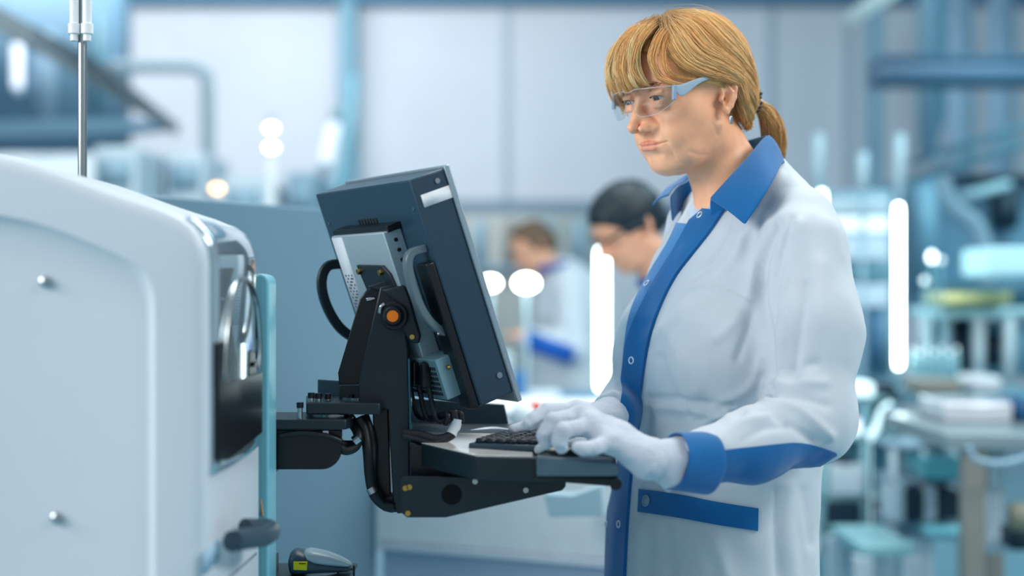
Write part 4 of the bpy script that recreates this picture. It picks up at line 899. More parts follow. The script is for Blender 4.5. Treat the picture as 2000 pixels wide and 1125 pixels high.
FOLDS = [  # traced folds of the cloth: polyline, half width in photo pixels, depth in mm (negative = valley)
 ([(1520, 440), (1492, 505), (1488, 580), (1506, 690), (1508, 770)], 9, -7),
 ([(1500, 440), (1476, 520), (1470, 600)], 14, 3), ([(1560, 440), (1545, 560), (1528, 680), (1520, 760)], 14, 4),
 ([(1545, 430), (1520, 540), (1512, 640)], 8, -3), ([(1600, 520), (1590, 640), (1575, 740)], 22, 3.5), ([(1575, 560), (1560, 680), (1550, 740)], 10, -3),
 ([(1500, 785), (1560, 800), (1620, 850)], 10, 5), ([(1510, 770), (1570, 780), (1615, 792)], 9, -3), ([(1496, 800), (1540, 825), (1590, 862)], 9, -4),
 ([(1500, 752), (1560, 752), (1610, 748)], 11, 3), ([(1495, 735), (1550, 724), (1590, 712)], 10, -2.5), ([(1400, 862), (1440, 830), (1500, 812)], 9, 4.5),
 ([(1380, 868), (1400, 838), (1450, 805)], 8, -4), ([(1352, 862), (1376, 830), (1420, 806)], 9, 4), ([(1440, 868), (1490, 838), (1540, 832)], 8, -3),
 ([(1520, 340), (1490, 380), (1460, 440), (1440, 500)], 10, 3), ([(1500, 340), (1475, 400), (1450, 450)], 7, -3.5), ([(1450, 450), (1420, 520), (1360, 560)], 12, 3),
 ([(1430, 440), (1400, 500), (1350, 545)], 8, -3), ([(1345, 566), (1400, 562), (1462, 592)], 3, 2.2), ([(1480, 520), (1440, 620), (1400, 660)], 12, 3),
 ([(1486, 560), (1462, 640), (1440, 700)], 8, -3), ([(1300, 640), (1330, 700), (1360, 760)], 14, 3), ([(1290, 700), (1310, 760), (1350, 810)], 9, -3),
 ([(1265, 792), (1330, 800), (1420, 812)], 8, 3), ([(1270, 776), (1330, 782), (1430, 790)], 7, -3), ([(1490, 700), (1460, 760), (1400, 790)], 10, 3),
 ([(1340, 600), (1300, 640), (1270, 660)], 12, 2.5), ([(1270, 790), (1262, 850), (1262, 900)], 10, -3), ([(1520, 960), (1515, 1040), (1520, 1125)], 10, -4),
 ([(1540, 950), (1540, 1040), (1550, 1125)], 14, 4), ([(1250, 1030), (1246, 1080), (1250, 1125)], 12, 3), ([(1300, 1040), (1310, 1125)], 12, -2.5),
 ([(1400, 1060), (1420, 1125)], 16, 3), ([(1200, 760), (1215, 790), (1190, 830)], 8, 4), ([(1225, 640), (1210, 720), (1205, 780)], 6, -3),
 ([(1440, 940), (1380, 930)], 8, -2), ([(1570, 960), (1585, 1060)], 12, -3)]
px = pixof(Vw); facing = np.clip(-(N*(Vw-np.array([0, 0, CAMZ]))/np.linalg.norm(Vw-np.array([0, 0, CAMZ]), axis=1, keepdims=True)).sum(1)*2.5, 0, 1)
disp = np.zeros(len(Vw))
for pts, w, a in FOLDS:
    d = seg2(px, crom([(x, y, 0) for x, y in pts], 5) and np.array(crom([(x, y, 0) for x, y in pts], 5))[:, :2]); disp += a*0.0013*np.exp(-(d/w)**2)*facing
disp *= np.clip((np.linalg.norm(V-wr_l, axis=1)-70)/40, 0, 1); disp += 0.0022*noise3(V*np.array([1, 1, 0.45]), 1/45.0, 3)+0.0011*noise3(V*np.array([1, 1, 0.6]), 1/18.0, 5)
Vw = Vw+N*disp[:, None]
coat = link('lab_coat', Vw, F, WHITE, woman)
CB = BVHTree.FromPolygons([Vector(v) for v in Vw], F.tolist())
def shoot(px_, py_):
    d = Vector(P(px_, py_, 1.0)-np.array([0, 0, CAMZ])).normalized(); h = CB.ray_cast(Vector((0, 0, CAMZ)), d)
    return None if h[0] is None or h[3] > 2.6 else (np.array(h[0]), np.array(h[1]))
def resample(pts, n):
    pts = np.array(crom([(x, y, 0) for x, y in pts], 8))[:, :2] if len(pts) > 2 else np.array(pts, float)
    s = np.concatenate([[0], np.cumsum(np.linalg.norm(np.diff(pts, axis=0), axis=1))]); q = np.linspace(0, s[-1], n)
    return np.stack([np.interp(q, s, pts[:, k]) for k in range(2)], 1)
def sew(name, e1, e2, n, m_, m, parent, off=0.0016, th=0.0016, puff=0.0):
    """cloth patch sewn on the coat between two edges traced in the photo"""
    A, B = resample(e1, n), resample(e2, n); G = np.zeros((n, m_, 3)); NN = np.zeros((n, m_, 3)); ok = np.zeros((n, m_), bool)
    for i in range(n):
        last = None; jl = m_//2
        h = None
        for js in (m_//2, m_//3, 1, 2*m_//3, m_-2):
            h = shoot(*(A[i]+(B[i]-A[i])*js/(m_-1)))
            if h: jl = js; break
        if not h: continue
        for rng in (range(jl, m_), range(jl, -1, -1)):
            prev = h; tp = jl/(m_-1); dead = False
            for j in rng:
                t = j/(m_-1)
                g = None if dead else shoot(*(A[i]+(B[i]-A[i])*t))
                if g is None or abs(g[0][1]-prev[0][1]) > 0.022:
                    if not dead:
                        lo_, hi_ = tp, t
                        for _ in range(7):
                            mid = (lo_+hi_)/2; gm = shoot(*(A[i]+(B[i]-A[i])*mid))
                            if gm is not None and abs(gm[0][1]-prev[0][1]) < 0.022: lo_ = mid; prev = gm
                            else: hi_ = mid
                        dead = True
                    g = (prev[0]+np.array([0, 0.0006*abs(j-jl), 0]), prev[1])
                else: prev = g; tp = t
                G[i, j], NN[i, j] = g; ok[i, j] = True
    I = np.where(ok.any(1))[0]; G, NN = G[I], NN[I]; n = len(I)
    for _ in range(2):
        NN[1:-1] = (NN[:-2]+NN[1:-1]*2+NN[2:])/4; NN[:, 1:-1] = (NN[:, :-2]+NN[:, 1:-1]*2+NN[:, 2:])/4
    NN /= np.linalg.norm(NN, axis=2, keepdims=True)+1e-9
    pf = puff*np.sin(np.linspace(0, math.pi, m_))[None, :, None]
    T, Bt = (G+NN*(off+pf)).reshape(-1, 3), (G+NN*(off-th-0.004)).reshape(-1, 3); k = n*m_
    q = [(i*m_+j, (i+1)*m_+j, (i+1)*m_+j+1, i*m_+j+1) for i in range(n-1) for j in range(m_-1)]
    a0, a1, a2 = T[q[0][0]], T[q[0][1]], T[q[0][3]]
    if np.dot(np.cross(a1-a0, a2-a0), NN.reshape(-1, 3)[0]) < 0: q = [x[::-1] for x in q]
    Fq = q+[tuple(k+y for y in x[::-1]) for x in q]
    rim = [i*m_ for i in range(n)]+[(n-1)*m_+j for j in range(1, m_)]+[i*m_+m_-1 for i in range(n-2, -1, -1)]+[j for j in range(m_-2, 0, -1)]
    Fq += [(rim[i], rim[(i+1) % len(rim)], k+rim[(i+1) % len(rim)], k+rim[i]) for i in range(len(rim))]
    return link(name, np.concatenate([T, Bt]), Fq, m, parent, smooth=True, angle=50)
# front facing: two overlapping bands
L1 = [(1362, 410), (1346, 440), (1322, 484), (1292, 532), (1262, 584), (1236, 640), (1224, 690), (1216, 760), (1209, 840), (1198, 930), (1190, 1020), (1186, 1140), (1184, 1240), (1184, 1352)]
R1 = [(1414, 414), (1388, 454), (1352, 500), (1322, 540), (1296, 590), (1274, 650), (1260, 720), (1250, 800), (1241, 880), (1234, 950), (1228, 1030), (1223, 1140), (1221, 1240), (1221, 1352)]
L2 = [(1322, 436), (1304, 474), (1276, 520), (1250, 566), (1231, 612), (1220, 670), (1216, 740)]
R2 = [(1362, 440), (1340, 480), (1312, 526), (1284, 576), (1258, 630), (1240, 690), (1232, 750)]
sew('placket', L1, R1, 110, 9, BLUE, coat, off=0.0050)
sew('inner_placket', L2, R2, 40, 7, mat('blue_cotton_lit', (52, 126, 186), rough=0.75, bump=0.25, bscale=900, sheen=0.3), coat, off=0.0016)  # same blue cotton, colour lightened to stand in for light on it
sew('sleeve_stripe', [(1366, 884), (1440, 876), (1520, 867), (1560, 865), (1600, 873), (1632, 884)], [(1378, 950), (1430, 962), (1490, 955), (1545, 938), (1592, 915), (1634, 888)], 50, 14, BLUE, coat)
sew('pocket_trim', [(1250, 955), (1330, 966), (1400, 980), (1481, 993)], [(1248, 1000), (1330, 1012), (1400, 1025), (1480, 1037)], 30, 6, BLUE, coat, off=0.0028)
# snaps
SN = mat('snap_metal', (228, 236, 240), rough=0.3, metal=0.5)
def ring(c, n, r, t, parent, name='snap', m=SN, fill=False):
    c = np.array(c); n = np.array(n)/np.linalg.norm(n); u = np.cross(n, (0, 0, 1)); u /= np.linalg.norm(u); w = np.cross(n, u); mb = MB()
    pts = [c+n*0.0008+r*(math.cos(a)*u+math.sin(a)*w) for a in np.linspace(0, 2*math.pi, 25)]
    mb.tube(pts, t, 8, cap=False)
    if fill: mb.tube([c-n*0.001, c+n*0.0012], [r, r], 20)
    return mb.build(name, m, parent)
for x, y in ((1371, 423), (1267, 557), (1238, 704), (1190, 1025), (1214, 1024), (1334, 940)):
    h = shoot(x, y)
    if h: ring(h[0]+h[1]*0.0042, h[1], 0.0045, 0.0010, coat)
h = shoot(1267, 979)
if h: ring(h[0]+h[1]*0.0044, h[1], 0.0072, 0.0009, coat, 'snap', mat('grey_snap', (130, 158, 178), rough=0.4), fill=True)
# collar: fold line close to the neck, wings lying on the shoulders
fold = [bl(P(1385, 388, 1.945)), bl(P(1425, 344, 1.935)), bl(P(1465, 300, 1.94)), bl(P(1489, 272, 1.965)), (-30, 48, 96), (-50, 0, 98), (-42, -40, 92), (-12, -62, 76),
        bl(P(1345, 349, 2.09)), bl(P(1322, 362, 2.075)), bl(P(1306, 382, 2.045))]
outer = [bl(P(1455, 440, 1.868)), bl(P(1489, 388, 1.862)), bl(P(1512, 350, 1.885)), bl(P(1526, 322, 1.945)), (-46, 62, 56), (-70, 0, 56), (-60, -50, 54), (-20, -88, 48),
         bl(P(1312, 362, 2.14)), bl(P(1290, 382, 2.12)), bl(P(1274, 402, 2.07))]
fo, ou = np.array(crom(fold, 8)), np.array(crom(outer, 8)); m_ = 9; G = []
for a, b in zip(fo, ou):
    for j in range(m_):
        t = j/(m_-1); q = a+(b-a)*t; o = q-np.array([-15, 0, q[2]]); o[2] = 0; o = o/(np.linalg.norm(o)+1e-9)
        G.append(q+o*4*math.sin(math.pi*t**0.7)*(1-t*0.4)+np.array([0, 0, 2])*math.sin(math.pi*t))
q = [(i*m_+j, (i+1)*m_+j, (i+1)*m_+j+1, i*m_+j+1) for i in range(len(fo)-1) for j in range(m_-1)]
link('collar', body2w(G), q, BLUE, coat, solid=0.0026, subd=1)
# stand of the collar on the inside of the fold
G = []
for a in fo:
    for j in range(4):
        o = a-np.array([-15, 0, a[2]]); o[2] = 0; o /= np.linalg.norm(o)+1e-9; G.append(a-o*(2+3*j/3)+np.array([0, 0, -j*13.0]))
q = [(i*4+j, (i+1)*4+j, (i+1)*4+j+1, i*4+j+1) for i in range(len(fo)-1) for j in range(3)]
link('collar_stand', body2w(G), q, BLUE, coat, solid=0.002, subd=1)
# shirt under the coat
sh_n = [bl(HO+np.array([0, 0, -0.03])-0.018*_F), np.array([-2, 0, 30.]), np.array([-5., 0, -70])]
def shirt_field(X):
    d = chain(X, sh_n, [48, 48, 58], 20)-7.5
    top = X[2]-(14-(X[0]-20)*0.75); d = smax(d, top, 2); d = smax(d, -90-X[2], 2)
    v = 62-X[0]-0*X[1]; notch = cap(X, (80, -10, 40), (62, -8, -28), 17, 4); return smax(d, -notch, 2)
Vs, Fs = net(shirt_field, (-80, -80, -95), (95, 80, 90), 2.4); Vs = relax(Vs, Fs, 1)
link('shirt', body2w(Vs), Fs[:, ::-1] if flip else Fs, SHIRT, woman)
# cuff at the near wrist
ca, cb = P(1382, 903, 1.682), P(1312, 902, 1.654)
mb = MB(); n = 40; ax = cb-ca; ax /= np.linalg.norm(ax); u = np.cross(ax, (0, 0, 1)); u /= np.linalg.norm(u); w = np.cross(u, ax); Vc = []
for k, (t, r) in enumerate(((0, .0352), (0, .0372), (0.05, .0376), (0.5, .0358), (0.95, .0336), (1.0, .0332), (1.0, .0314), (0.6, .030))):
    for j in range(n):
        a = 2*math.pi*j/n; sk = np.array([-0.005, 0, 0])*-math.sin(a)*t
        Vc.append(ca+(cb-ca)*t+sk+r*(0.92*math.cos(a)*u+math.sin(a)*w)*(1+0.03*math.sin(3*a+t*4)))
Fc = [(i*n+j, i*n+(j+1) % n, (i+1)*n+(j+1) % n, (i+1)*n+j) for i in range(7) for j in range(n)]
link('cuff', Vc, Fc, BLUE, coat, subd=1)
# trousers and shoes below the coat
def leg_field(X):
    f, l, u = X; S = (f, np.abs(l), u); d = chain(S, [(12, 80, -560), (14, 84, -900), (0, 88, -1270)], [86, 62, 50], 40); return smax(smax(d, -1290-u, 4), u+600, 4)
Vt, Ft = net(leg_field, (-100, -180, -1300), (120, 180, -590), 9); link('trousers', body2w(relax(Vt, Ft, 2)), Ft[:, ::-1] if flip else Ft, mat('navy_trousers', (38, 48, 66), rough=0.9, bump=0.2, bscale=600), woman)
zf = -NB[2]*1000
def shoe_field(X):
    S = (X[0], np.abs(X[1]), X[2]); d = smin(ell(S, (10, 90, zf+45), (70, 42, 48)), ell(S, (90, 92, zf+28), (70, 42, 30)), 30); return smax(d, (zf+1)-X[2], 3)
Vt, Ft = net(shoe_field, (-75, -150, zf-6), (180, 150, zf+110), 5); link('shoes', body2w(relax(Vt, Ft, 1)), Ft[:, ::-1] if flip else Ft, mat('white_clogs', (220, 225, 230), rough=0.5), woman)
# ------------------------------------------------------------------ gloved hands
GL = mat('glove_knit', (198, 205, 218), rough=0.9, bump=0.35, bscale=1500, sheen=0.4, spec=0.15, noise=0.04)
def hand(name, wrist, palm, fingers, lo, hi, cuff, h=1.5e-3):
    def fld(X):
        d = None
        for a, b, r1, r2 in palm:
            e = cap(X, a, b, r1, r2); d = e if d is None else smin(d, e, 0.014)
        for pts, rs in fingers:
            e = chain(X, pts, rs, 0.002); d = smin(d, e, 0.0045)
        for a, b, r1, r2 in cuff: d = smin(d, cap(X, a, b, r1, r2), 0.01)
        return d
    V, F = net(fld, lo, hi, h); V = relax(V, F, 1, 0.4); N = vnormals(V, F)
    V = V+N*(0.0006*noise3(V, 110, 2)+0.0004*noise3(V, 260, 4))[:, None]
    return link(name, V, F, GL, woman)
def Q(*a): return [P(*p) for p in a]
wrist = P(1296, 903, 1.655)
k_i, k_m, k_r, k_p = P(1128, 803, 1.700), P(1138, 811, 1.678), P(1158, 832, 1.652), P(1192, 864, 1.630)
hand('glove', wrist,
     [(P(1268, 895, 1.66), k_i, 0.018, 0.0115), (P(1268, 895, 1.655), k_m, 0.018, 0.0115), (P(1268, 896, 1.65), k_r, 0.018, 0.0112), (P(1262, 902, 1.645), k_p, 0.017, 0.0105),
      (k_i, k_m, .011, .011), (k_m, k_r, .011, .011), (k_r, k_p, .0105, .0098), (P(1210, 850, 1.665), P(1170, 838, 1.670), .015, .013)],
     [(Q((1128, 803, 1.700), (1066, 803, 1.680), (1040, 821, 1.668), (1031, 829, 1.664)), [.0105, .0096, .0083, .0068]),
      (Q((1138, 811, 1.678), (1080, 822, 1.655), (1062, 850, 1.650), (1066, 866, 1.650)), [.0108, .0098, .0088, .0072]),
      (Q((1158, 832, 1.652), (1100, 840, 1.628), (1092, 862, 1.628), (1097, 874, 1.632)), [.0104, .0096, .0088, .0074]),
      (Q((1192, 864, 1.630), (1160, 874, 1.612), (1140, 876, 1.606), (1129, 874, 1.604)), [.0098, .0088, .0082, .0070]),
      (Q((1236, 884, 1.690), (1180, 874, 1.715), (1130, 870, 1.715), (1100, 874, 1.705)), [.0125, .011, .0095, .0078])],
     (P(990, 740, 1.7)[0]-0.02, 1.56, 1.0), (0.235, 1.77, 1.12),
     [(P(1268, 896, 1.655), P(1330, 903, 1.665), .0205, .026)])
# flared knit band of the near glove
mb = MB(); a, b = P(1272, 893, 1.650), P(1316, 905, 1.662); ax = b-a; ax /= np.linalg.norm(ax); u = np.cross(ax, (0, 0, 1)); u /= np.linalg.norm(u); w = np.cross(u, ax); Vc = []; n = 44
prof = [(0.0, .0215), (0.3, .0235), (0.6, .0275), (0.9, .0318), (1.05, .0335), (1.07, .0325), (0.9, .030), (0.5, .024)]
for t, r in prof:
    for j in range(n):
        an = 2*math.pi*j/n; Vc.append(a+(b-a)*t+r*(1+0.035*math.sin(7*an)*t)*(0.85*math.cos(an)*u+math.sin(an)*w))
link('glove_band', Vc, [(i*n+j, i*n+(j+1) % n, (i+1)*n+(j+1) % n, (i+1)*n+j) for i in range(len(prof)-1) for j in range(n)], GL, woman, subd=1)
# far hand
hand('glove', P(1188, 806, 1.93),
     [(P(1190, 816, 1.92), P(1112, 808, 1.862), .018, .0115), (P(1190, 818, 1.91), P(1118, 816, 1.838), .018, .0112), (P(1190, 814, 1.93), P(1108, 808, 1.885), .017, .011)],
     [(Q((1118, 816, 1.838), (1064, 822, 1.80), (1032, 830, 1.785), (1001, 838, 1.775)), [.0102, .0092, .0080, .0058]),
      (Q((1112, 808, 1.862), (1066, 820, 1.83), (1050, 838, 1.822), (1048, 850, 1.82)), [.0106, .0098, .0086, .007]),
      (Q((1108, 808, 1.885), (1070, 822, 1.868), (1060, 840, 1.862), (1060, 852, 1.86)), [.0102, .0094, .0084, .007]),
      (Q((1120, 806, 1.90), (1080, 822, 1.90), (1062, 842, 1.895), (1060, 852, 1.89)), [.0096, .0086, .008, .0066]),
      (Q((1160, 822, 1.875), (1120, 838, 1.82), (1100, 850, 1.80), (1090, 858, 1.79)), [.012, .0105, .0092, .0075])],
     (-0.02, 1.72, 1.02), (0.16, 1.98, 1.12), [(P(1188, 806, 1.925), P(1215, 808, 1.95), .021, .026)], h=2e-3)
# ================================================================== background of the hall
def glow_m(name, rgb, e): return mat(name, rgb, rough=0.4, emit=e, emit_rgb=rgb)
LED = glow_m('led_white', (232, 255, 250), 9); LEDS = glow_m('led_soft', (225, 240, 250), 1.6); LEDP = glow_m('led_bright', (235, 255, 252), 12)
B1 = mat('bg_blue_grey', (120, 158, 182), rough=0.6, noise=0.1); B2 = mat('bg_teal_steel', (96, 148, 166), rough=0.4, noise=0.1)
B3 = mat('bg_dark', (20, 48, 66), rough=0.5); B4 = mat('bg_pale', (198, 216, 226), rough=0.4, noise=0.05); B5 = mat('bg_turquoise', (110, 196, 208), rough=0.35)
B6 = mat('bg_taupe', (138, 138, 132), rough=0.5); B7 = mat('bg_mid', (146, 178, 196), rough=0.5)
def bx(mb, x0, y0, x1, y1, Y, t): return mb.pix([(x0, y0), (x1, y0), (x1, y1), (x0, y1)], Y, t)
def gz(x, Y): return ((x-1000)/FPX*Y, Y)
# ---- lamps
def tube_lamp(name, a, b, r, m, label, cat='lamp', group=None, capm=B7):
    a, b = np.array(a), np.array(b); t = thing(name, (a+b)/2, label, cat, group); d = (b-a)/np.linalg.norm(b-a)
    MB().tube([a, a+d*0.02, b-d*0.02, b], [r*0.8, r, r, r*0.8], 16).build('tube', m, t)
    MB().tube([a-d*0.05, a], r*0.9, 14).build('end_cap', capm, t); MB().tube([b, b+d*0.05], r*0.9, 14).build('end_cap', capm, t)
    if b[1] < 8: MB().tube([b+d*0.05, (b[0]+d[0]*0.05, b[1]+0.02, P(0, 772, 4.55)[2] if abs(b[1]-5.0) < 0.01 else 0.0)], 0.006, 8).build('stand_pole', B2, t)
    else: MB().box(((a+b)/2)+np.array([0, 0.035, 0]), (0.03, 0.06, 0.05)).build('bracket', capm, t)
    return t
tube_lamp('tube_lamp', P(1755, 400, 5.0), P(1755, 718, 5.0), 0.012, LEDP, 'tall glowing white vertical tube lamp right of the woman')
tube_lamp('tube_lamp', P(1605, 374, 5.4), P(1605, 500, 5.4), 0.012, LED, 'short glowing vertical tube lamp peeking over her shoulder')
tube_lamp('tube_lamp', P(1176, 486, 5.2), P(1176, 760, 5.2), 0.020, LEDP, 'wide glowing vertical lamp between the two background men')
tube_lamp('tube_lamp', P(34, 86, 8.34), P(34, 172, 8.34), 0.03, glow_m('led_dim', (225, 232, 245), 0.9), 'soft vertical lamp in the upper left corner')
tube_lamp('tube_lamp', P(654, 238, 7.0), P(636, 320, 7.0), 0.034, glow_m('led_faint', (226, 232, 240), 0.5), 'pale slanted tube lamp left of the teal column')
for x, y0, y1, l in ((1598, 262, 345, 'leftmost of three pale upright posts over her shoulder'), (1685, 298, 365, 'middle of three pale upright posts, shortest one'), (1757, 262, 372, 'rightmost pale upright post above tall glowing tube')):
    t = thing('signal_post', P(x, y1, 5.62), l, 'post'); MB().tube([P(x, y0, 5.62), P(x, y1, 5.62)], 0.022, 14).build('sleeve', mat('post_frost', (186, 210, 222), rough=0.4), t)
    MB().tube([P(x, y1, 5.62), (P(x, y1, 5.62)[0], 5.62, 0.0)], 0.010, 10).build('pole', B7, t)
def beacon(x, ys, Y, cols, label):
    t = thing('signal_tower', P(x, ys[-1]+120, Y), label, 'signal lamp')
    for y, c in zip(ys, cols): MB().ball(P(x, y, Y), 0.020, 10, (1.15, 1.15, 0.7)).build('lens', c, t)
    MB().tube([P(x, ys[0]-22, Y), P(x, ys[0]-14, Y)], 0.016, 12).build('cap', B7, t)
    q = P(x, ys[-1]+16, Y); MB().tube([q, (q[0], Y, 0.0)], 0.020, 12).build('stem', mat('stem_white', (222, 230, 236), rough=0.5), t)
amb = glow_m('lens_amber', (255, 222, 130), 6); wht = glow_m('lens_white', (255, 255, 232), 7); org = glow_m('lens_orange', (255, 190, 125), 5)
beacon(530, (250, 288), 6.0, (amb, wht), 'signal tower with yellow and white lights left of monitor')
beacon(424, (368,), 5.2, (org,), 'single orange signal light above the grey panel')
for x, r, l in ((958, 0.030, 'smaller glowing round lamp touching the monitor edge'), (1028, 0.038, 'larger glowing round lamp beside the far worker')):
    t = thing('work_lamp', P(x, 553, 5.2), l, 'lamp'); MB().ball(P(x, 553, 5.2), r, 12, (1.1, 1, 0.75)).build('bulb', glow_m('work_glow', (248, 255, 246), 12), t)
    MB().tube([P(x, 575, 5.2), (P(x, 575, 5.2)[0], 5.2, 0.0)], 0.008, 8).build('arm', B7, t)
# ---- upper left structure
t = thing('service_cabinet', P(90, 300, 8.4)*np.array([1, 1, 0]), 'tall blue-grey service cabinet in the far upper left', 'cabinet')
bx(MB(), -160, -40, 212, 300, 8.4, 0.5).build('body', mat('cab_blue', (96, 134, 158), rough=0.6, noise=0.1), t); bx(MB(), -160, 300, 212, 860, 8.4, 0.5).build('base', B4, t)
bx(MB(), 60, 60, 108, 260, 8.38, 0.02).build('panel', mat('cab_blue_light', (128, 160, 182), rough=0.5), t); bx(MB(), 186, 20, 200, 250, 8.38, 0.02).build('panel', B2, t)
o = MB().ext([P(-40, -8, 6.0), P(60, 48, 6.2), P(190, 118, 6.6), P(340, 238, 7.4), P(340, 262, 7.4), P(180, 160, 6.6), P(60, 92, 6.2), P(-40, 45, 6.0)], (0.0, 0.10, 0)).build('cable_tray', mat('tray_brown_grey', (124, 134, 140), rough=0.5, noise=0.3, nscale=30), smooth=False)
tag(o, 'slanting grey cable tray crossing the upper left corner', 'tray')
o = MB().pix([(-40, 236), (190, 232), (338, 236), (338, 250), (190, 262), (-40, 270)], 7.6, 0.15).build('duct_rail', B1, bevel=0.01); tag(o, 'horizontal blue-grey rail under the slanting tray', 'rail')
o = MB().tube(crom([P(215, 130, 8.0), P(360, 130, 8.0), P(392, 138, 8.0), P(405, 170, 8.0), P(406, 370, 8.0), P(406, 560, 8.0), P(406, 988, 8.0)], 8), 0.038, 14).build('bent_pipe', mat('pipe_pale_blue', (168, 190, 202), rough=0.5)); tag(o, 'pale bent pipe turning down in front of back wall', 'pipe')
o = MB().tube(crom([P(692, 150, 9.5), P(686, 240, 9.4), P(668, 330, 9.3), P(655, 400, 9.2), P(652, 700, 9.2), P(652, 932, 9.2)], 8), 0.045, 12).build('drain_pipe', B2); tag(o, 'teal curved pipe running down the wall column', 'pipe')
for x0, y0, x1, Y, m, l in ((180, 285, 268, 6.4, B4, 'white machine top left of the bent pipe'), (322, 296, 400, 6.8, mat('bg_pale2', (206, 222, 232), rough=0.4), 'pale machine top behind the bent pipe'),
                         (430, 345, 520, 6.6, B4, 'low white machine left of signal tower'), (560, 335, 618, 6.9, B7, 'grey machine top right of signal tower')):
    g = thing('equipment_cabinet', P((x0+x1)/2, 600, Y)*np.array([1, 1, 0]), l, 'machine'); c0 = P(x0, y0, Y); c1 = P(x1, y0, Y)
    MB().box(((c0[0]+c1[0])/2, Y+0.3, c0[2]/2), (c1[0]-c0[0], 0.6, c0[2])).build('body', m, g, bevel=0.02); MB().box(((c0[0]+c1[0])/2, Y-0.01, c0[2]-0.12), ((c1[0]-c0[0])*0.7, 0.02, 0.12)).build('panel', B7, g)
# ---- centre, beyond the monitor
t = thing('parts_rack', P(1010, 420, 8.2)*np.array([1, 1, 0]), 'beige parts rack against back wall behind far worker', 'rack')
bx(MB(), 890, 418, 1165, 978, 8.2, 0.4).build('back', mat('rack_beige', (166, 172, 170), rough=0.6), t)
for x in (925, 985, 1060, 1120): bx(MB(), x, 430, x+22, 520, 8.16, 0.05).build('box', B7 if x != 985 else B6, t)
bx(MB(), 890, 520, 1165, 532, 8.1, 0.1).build('shelf', B1, t)
t = thing('workbench', P(1080, 760, 5.6)*np.array([1, 1, 0]), 'blue-grey workbench in front of far worker', 'workbench')
c = P(985, 790, 5.4); MB().box((c[0]+0.10, 5.5, c[2]), (0.85, 0.5, 0.05)).build('top', mat('bench_blue', (86, 148, 186), rough=0.4), t, bevel=0.01)
for sx in (-0.3, 0.45): MB().box((c[0]+sx, 5.5, c[2]/2), (0.05, 0.4, c[2]-0.02)).build('leg', B1, t)
for i, (x, y, w, h, m, l) in enumerate(((985, 720, 30, 60, B4, 'pale box at the left end of the far bench'), (1015, 745, 22, 36, mat('bg_blue', (20, 110, 180), rough=0.5), 'small blue box on the far bench'), (1062, 778, 60, 24, mat('bg_white', (222, 230, 238), rough=0.5), 'white tray on the far bench'))):
    o = bx(MB(), x-w/2, y-h/2, x+w/2, 788, 5.32, 0.12).build('box_or_gap', m, bevel=0.005); tag(o, l, 'box')
# ---- right: pipes and rails on the wall
def single(name, mb, m, label, cat, group=None, **k): return tag(mb.build(name, m, **k), label, cat, group)
t = thing('ladder_tray', P(1860, 130, 7.0), 'dark horizontal cable ladder on upper right wall', 'tray')
bx(MB(), 1724, 108, 2060, 119, 7.0, 0.3).build('rail', mat('ladder_dark', (66, 110, 138), rough=0.5), t); bx(MB(), 1724, 146, 2060, 157, 7.0, 0.3).build('rail', mat('ladder_dark', (66, 110, 138)), t)
bx(MB(), 1724, 119, 2060, 146, 7.02, 0.3).build('cables', mat('ladder_cables', (124, 152, 180), rough=0.6, noise=0.2, nscale=60), t)
single('ceiling_lamp', MB().ext([P(1648, 38, 6.0), P(1738, -14, 5.0), P(1760, -8, 5.0), P(1664, 52, 6.0)], (0, 0, 0.03)), glow_m('lamp_pale', (180, 205, 206), 0.22), 'pale slanted ceiling lamp at the top right', 'lamp')
single('vertical_duct', MB().tube([P(1812, -270, 8.3), P(1812, 300, 8.3)], 0.06, 16), mat('duct_pale', (126, 162, 184), rough=0.5), 'pale vertical duct below cable ladder', 'duct')
single('curved_hose', MB().tube(crom([P(1838, -400, 8.0), P(1838, 120, 8.0), P(1838, 220, 8.0), P(1826, 262, 8.0), P(1822, 300, 8.0)], 6), 0.025, 10), mat('hose_teal', (70, 124, 150), rough=0.5), 'dark teal hose hanging beside the pale duct', 'hose')
for i, (x, l) in enumerate(((1880, 'left of two wide pale wall panels'), (1960, 'right of two wide pale wall panels'))):
    single('wall_panel', bx(MB(), x-28, -20, x+22, 420, 9.8, 0.04), mat('panel_pale', (160, 188, 212), rough=0.6), l+' under cable ladder', 'panel')
t = thing('conveyor_rail', P(1900, 270, 6.0), 'slanting pair of teal rails right of tall tube', 'rail')
for dy in (0, 34): MB().tube([P(1780, 318+dy, 6.4), P(2060, 228+dy, 5.6)], 0.016, 10).build('rail', B2, t)
for x in (1830, 1900, 1970): MB().tube([P(x, 302-(x-1830)*0.32, 6.2), P(x, 336-(x-1830)*0.32, 6.2)], 0.012, 8).build('strut', B2, t)
t = thing('assembly_machine', P(1880, 560, 6.6)*np.array([1, 1, 0]), 'large blue-grey machine on the right between rails and shelf', 'machine')
bx(MB(), 1775, 345, 2060, 600, 6.6, 0.5).build('body', mat('am_blue', (104, 150, 176), rough=0.55, noise=0.1), t, bevel=0.02)
bx(MB(), 1868, 340, 2060, 352, 6.5, 0.1).build('edge', B3, t); bx(MB(), 1950, 380, 1990, 445, 6.5, 0.1).build('opening', B3, t)
bx(MB(), 1790, 360, 1830, 560, 6.52, 0.06).build('panel', mat('am_panel', (126, 172, 194), rough=0.5), t)
single('air_duct', MB().tube(crom([P(1838, 350, 6.2), P(1858, 400, 6.2), P(1905, 440, 6.2), P(1925, 500, 6.2), P(1925, 560, 6.2)], 8), 0.038, 12), mat('duct_grey', (140, 172, 190), rough=0.5), 'grey curved air duct across the large blue machine', 'duct')
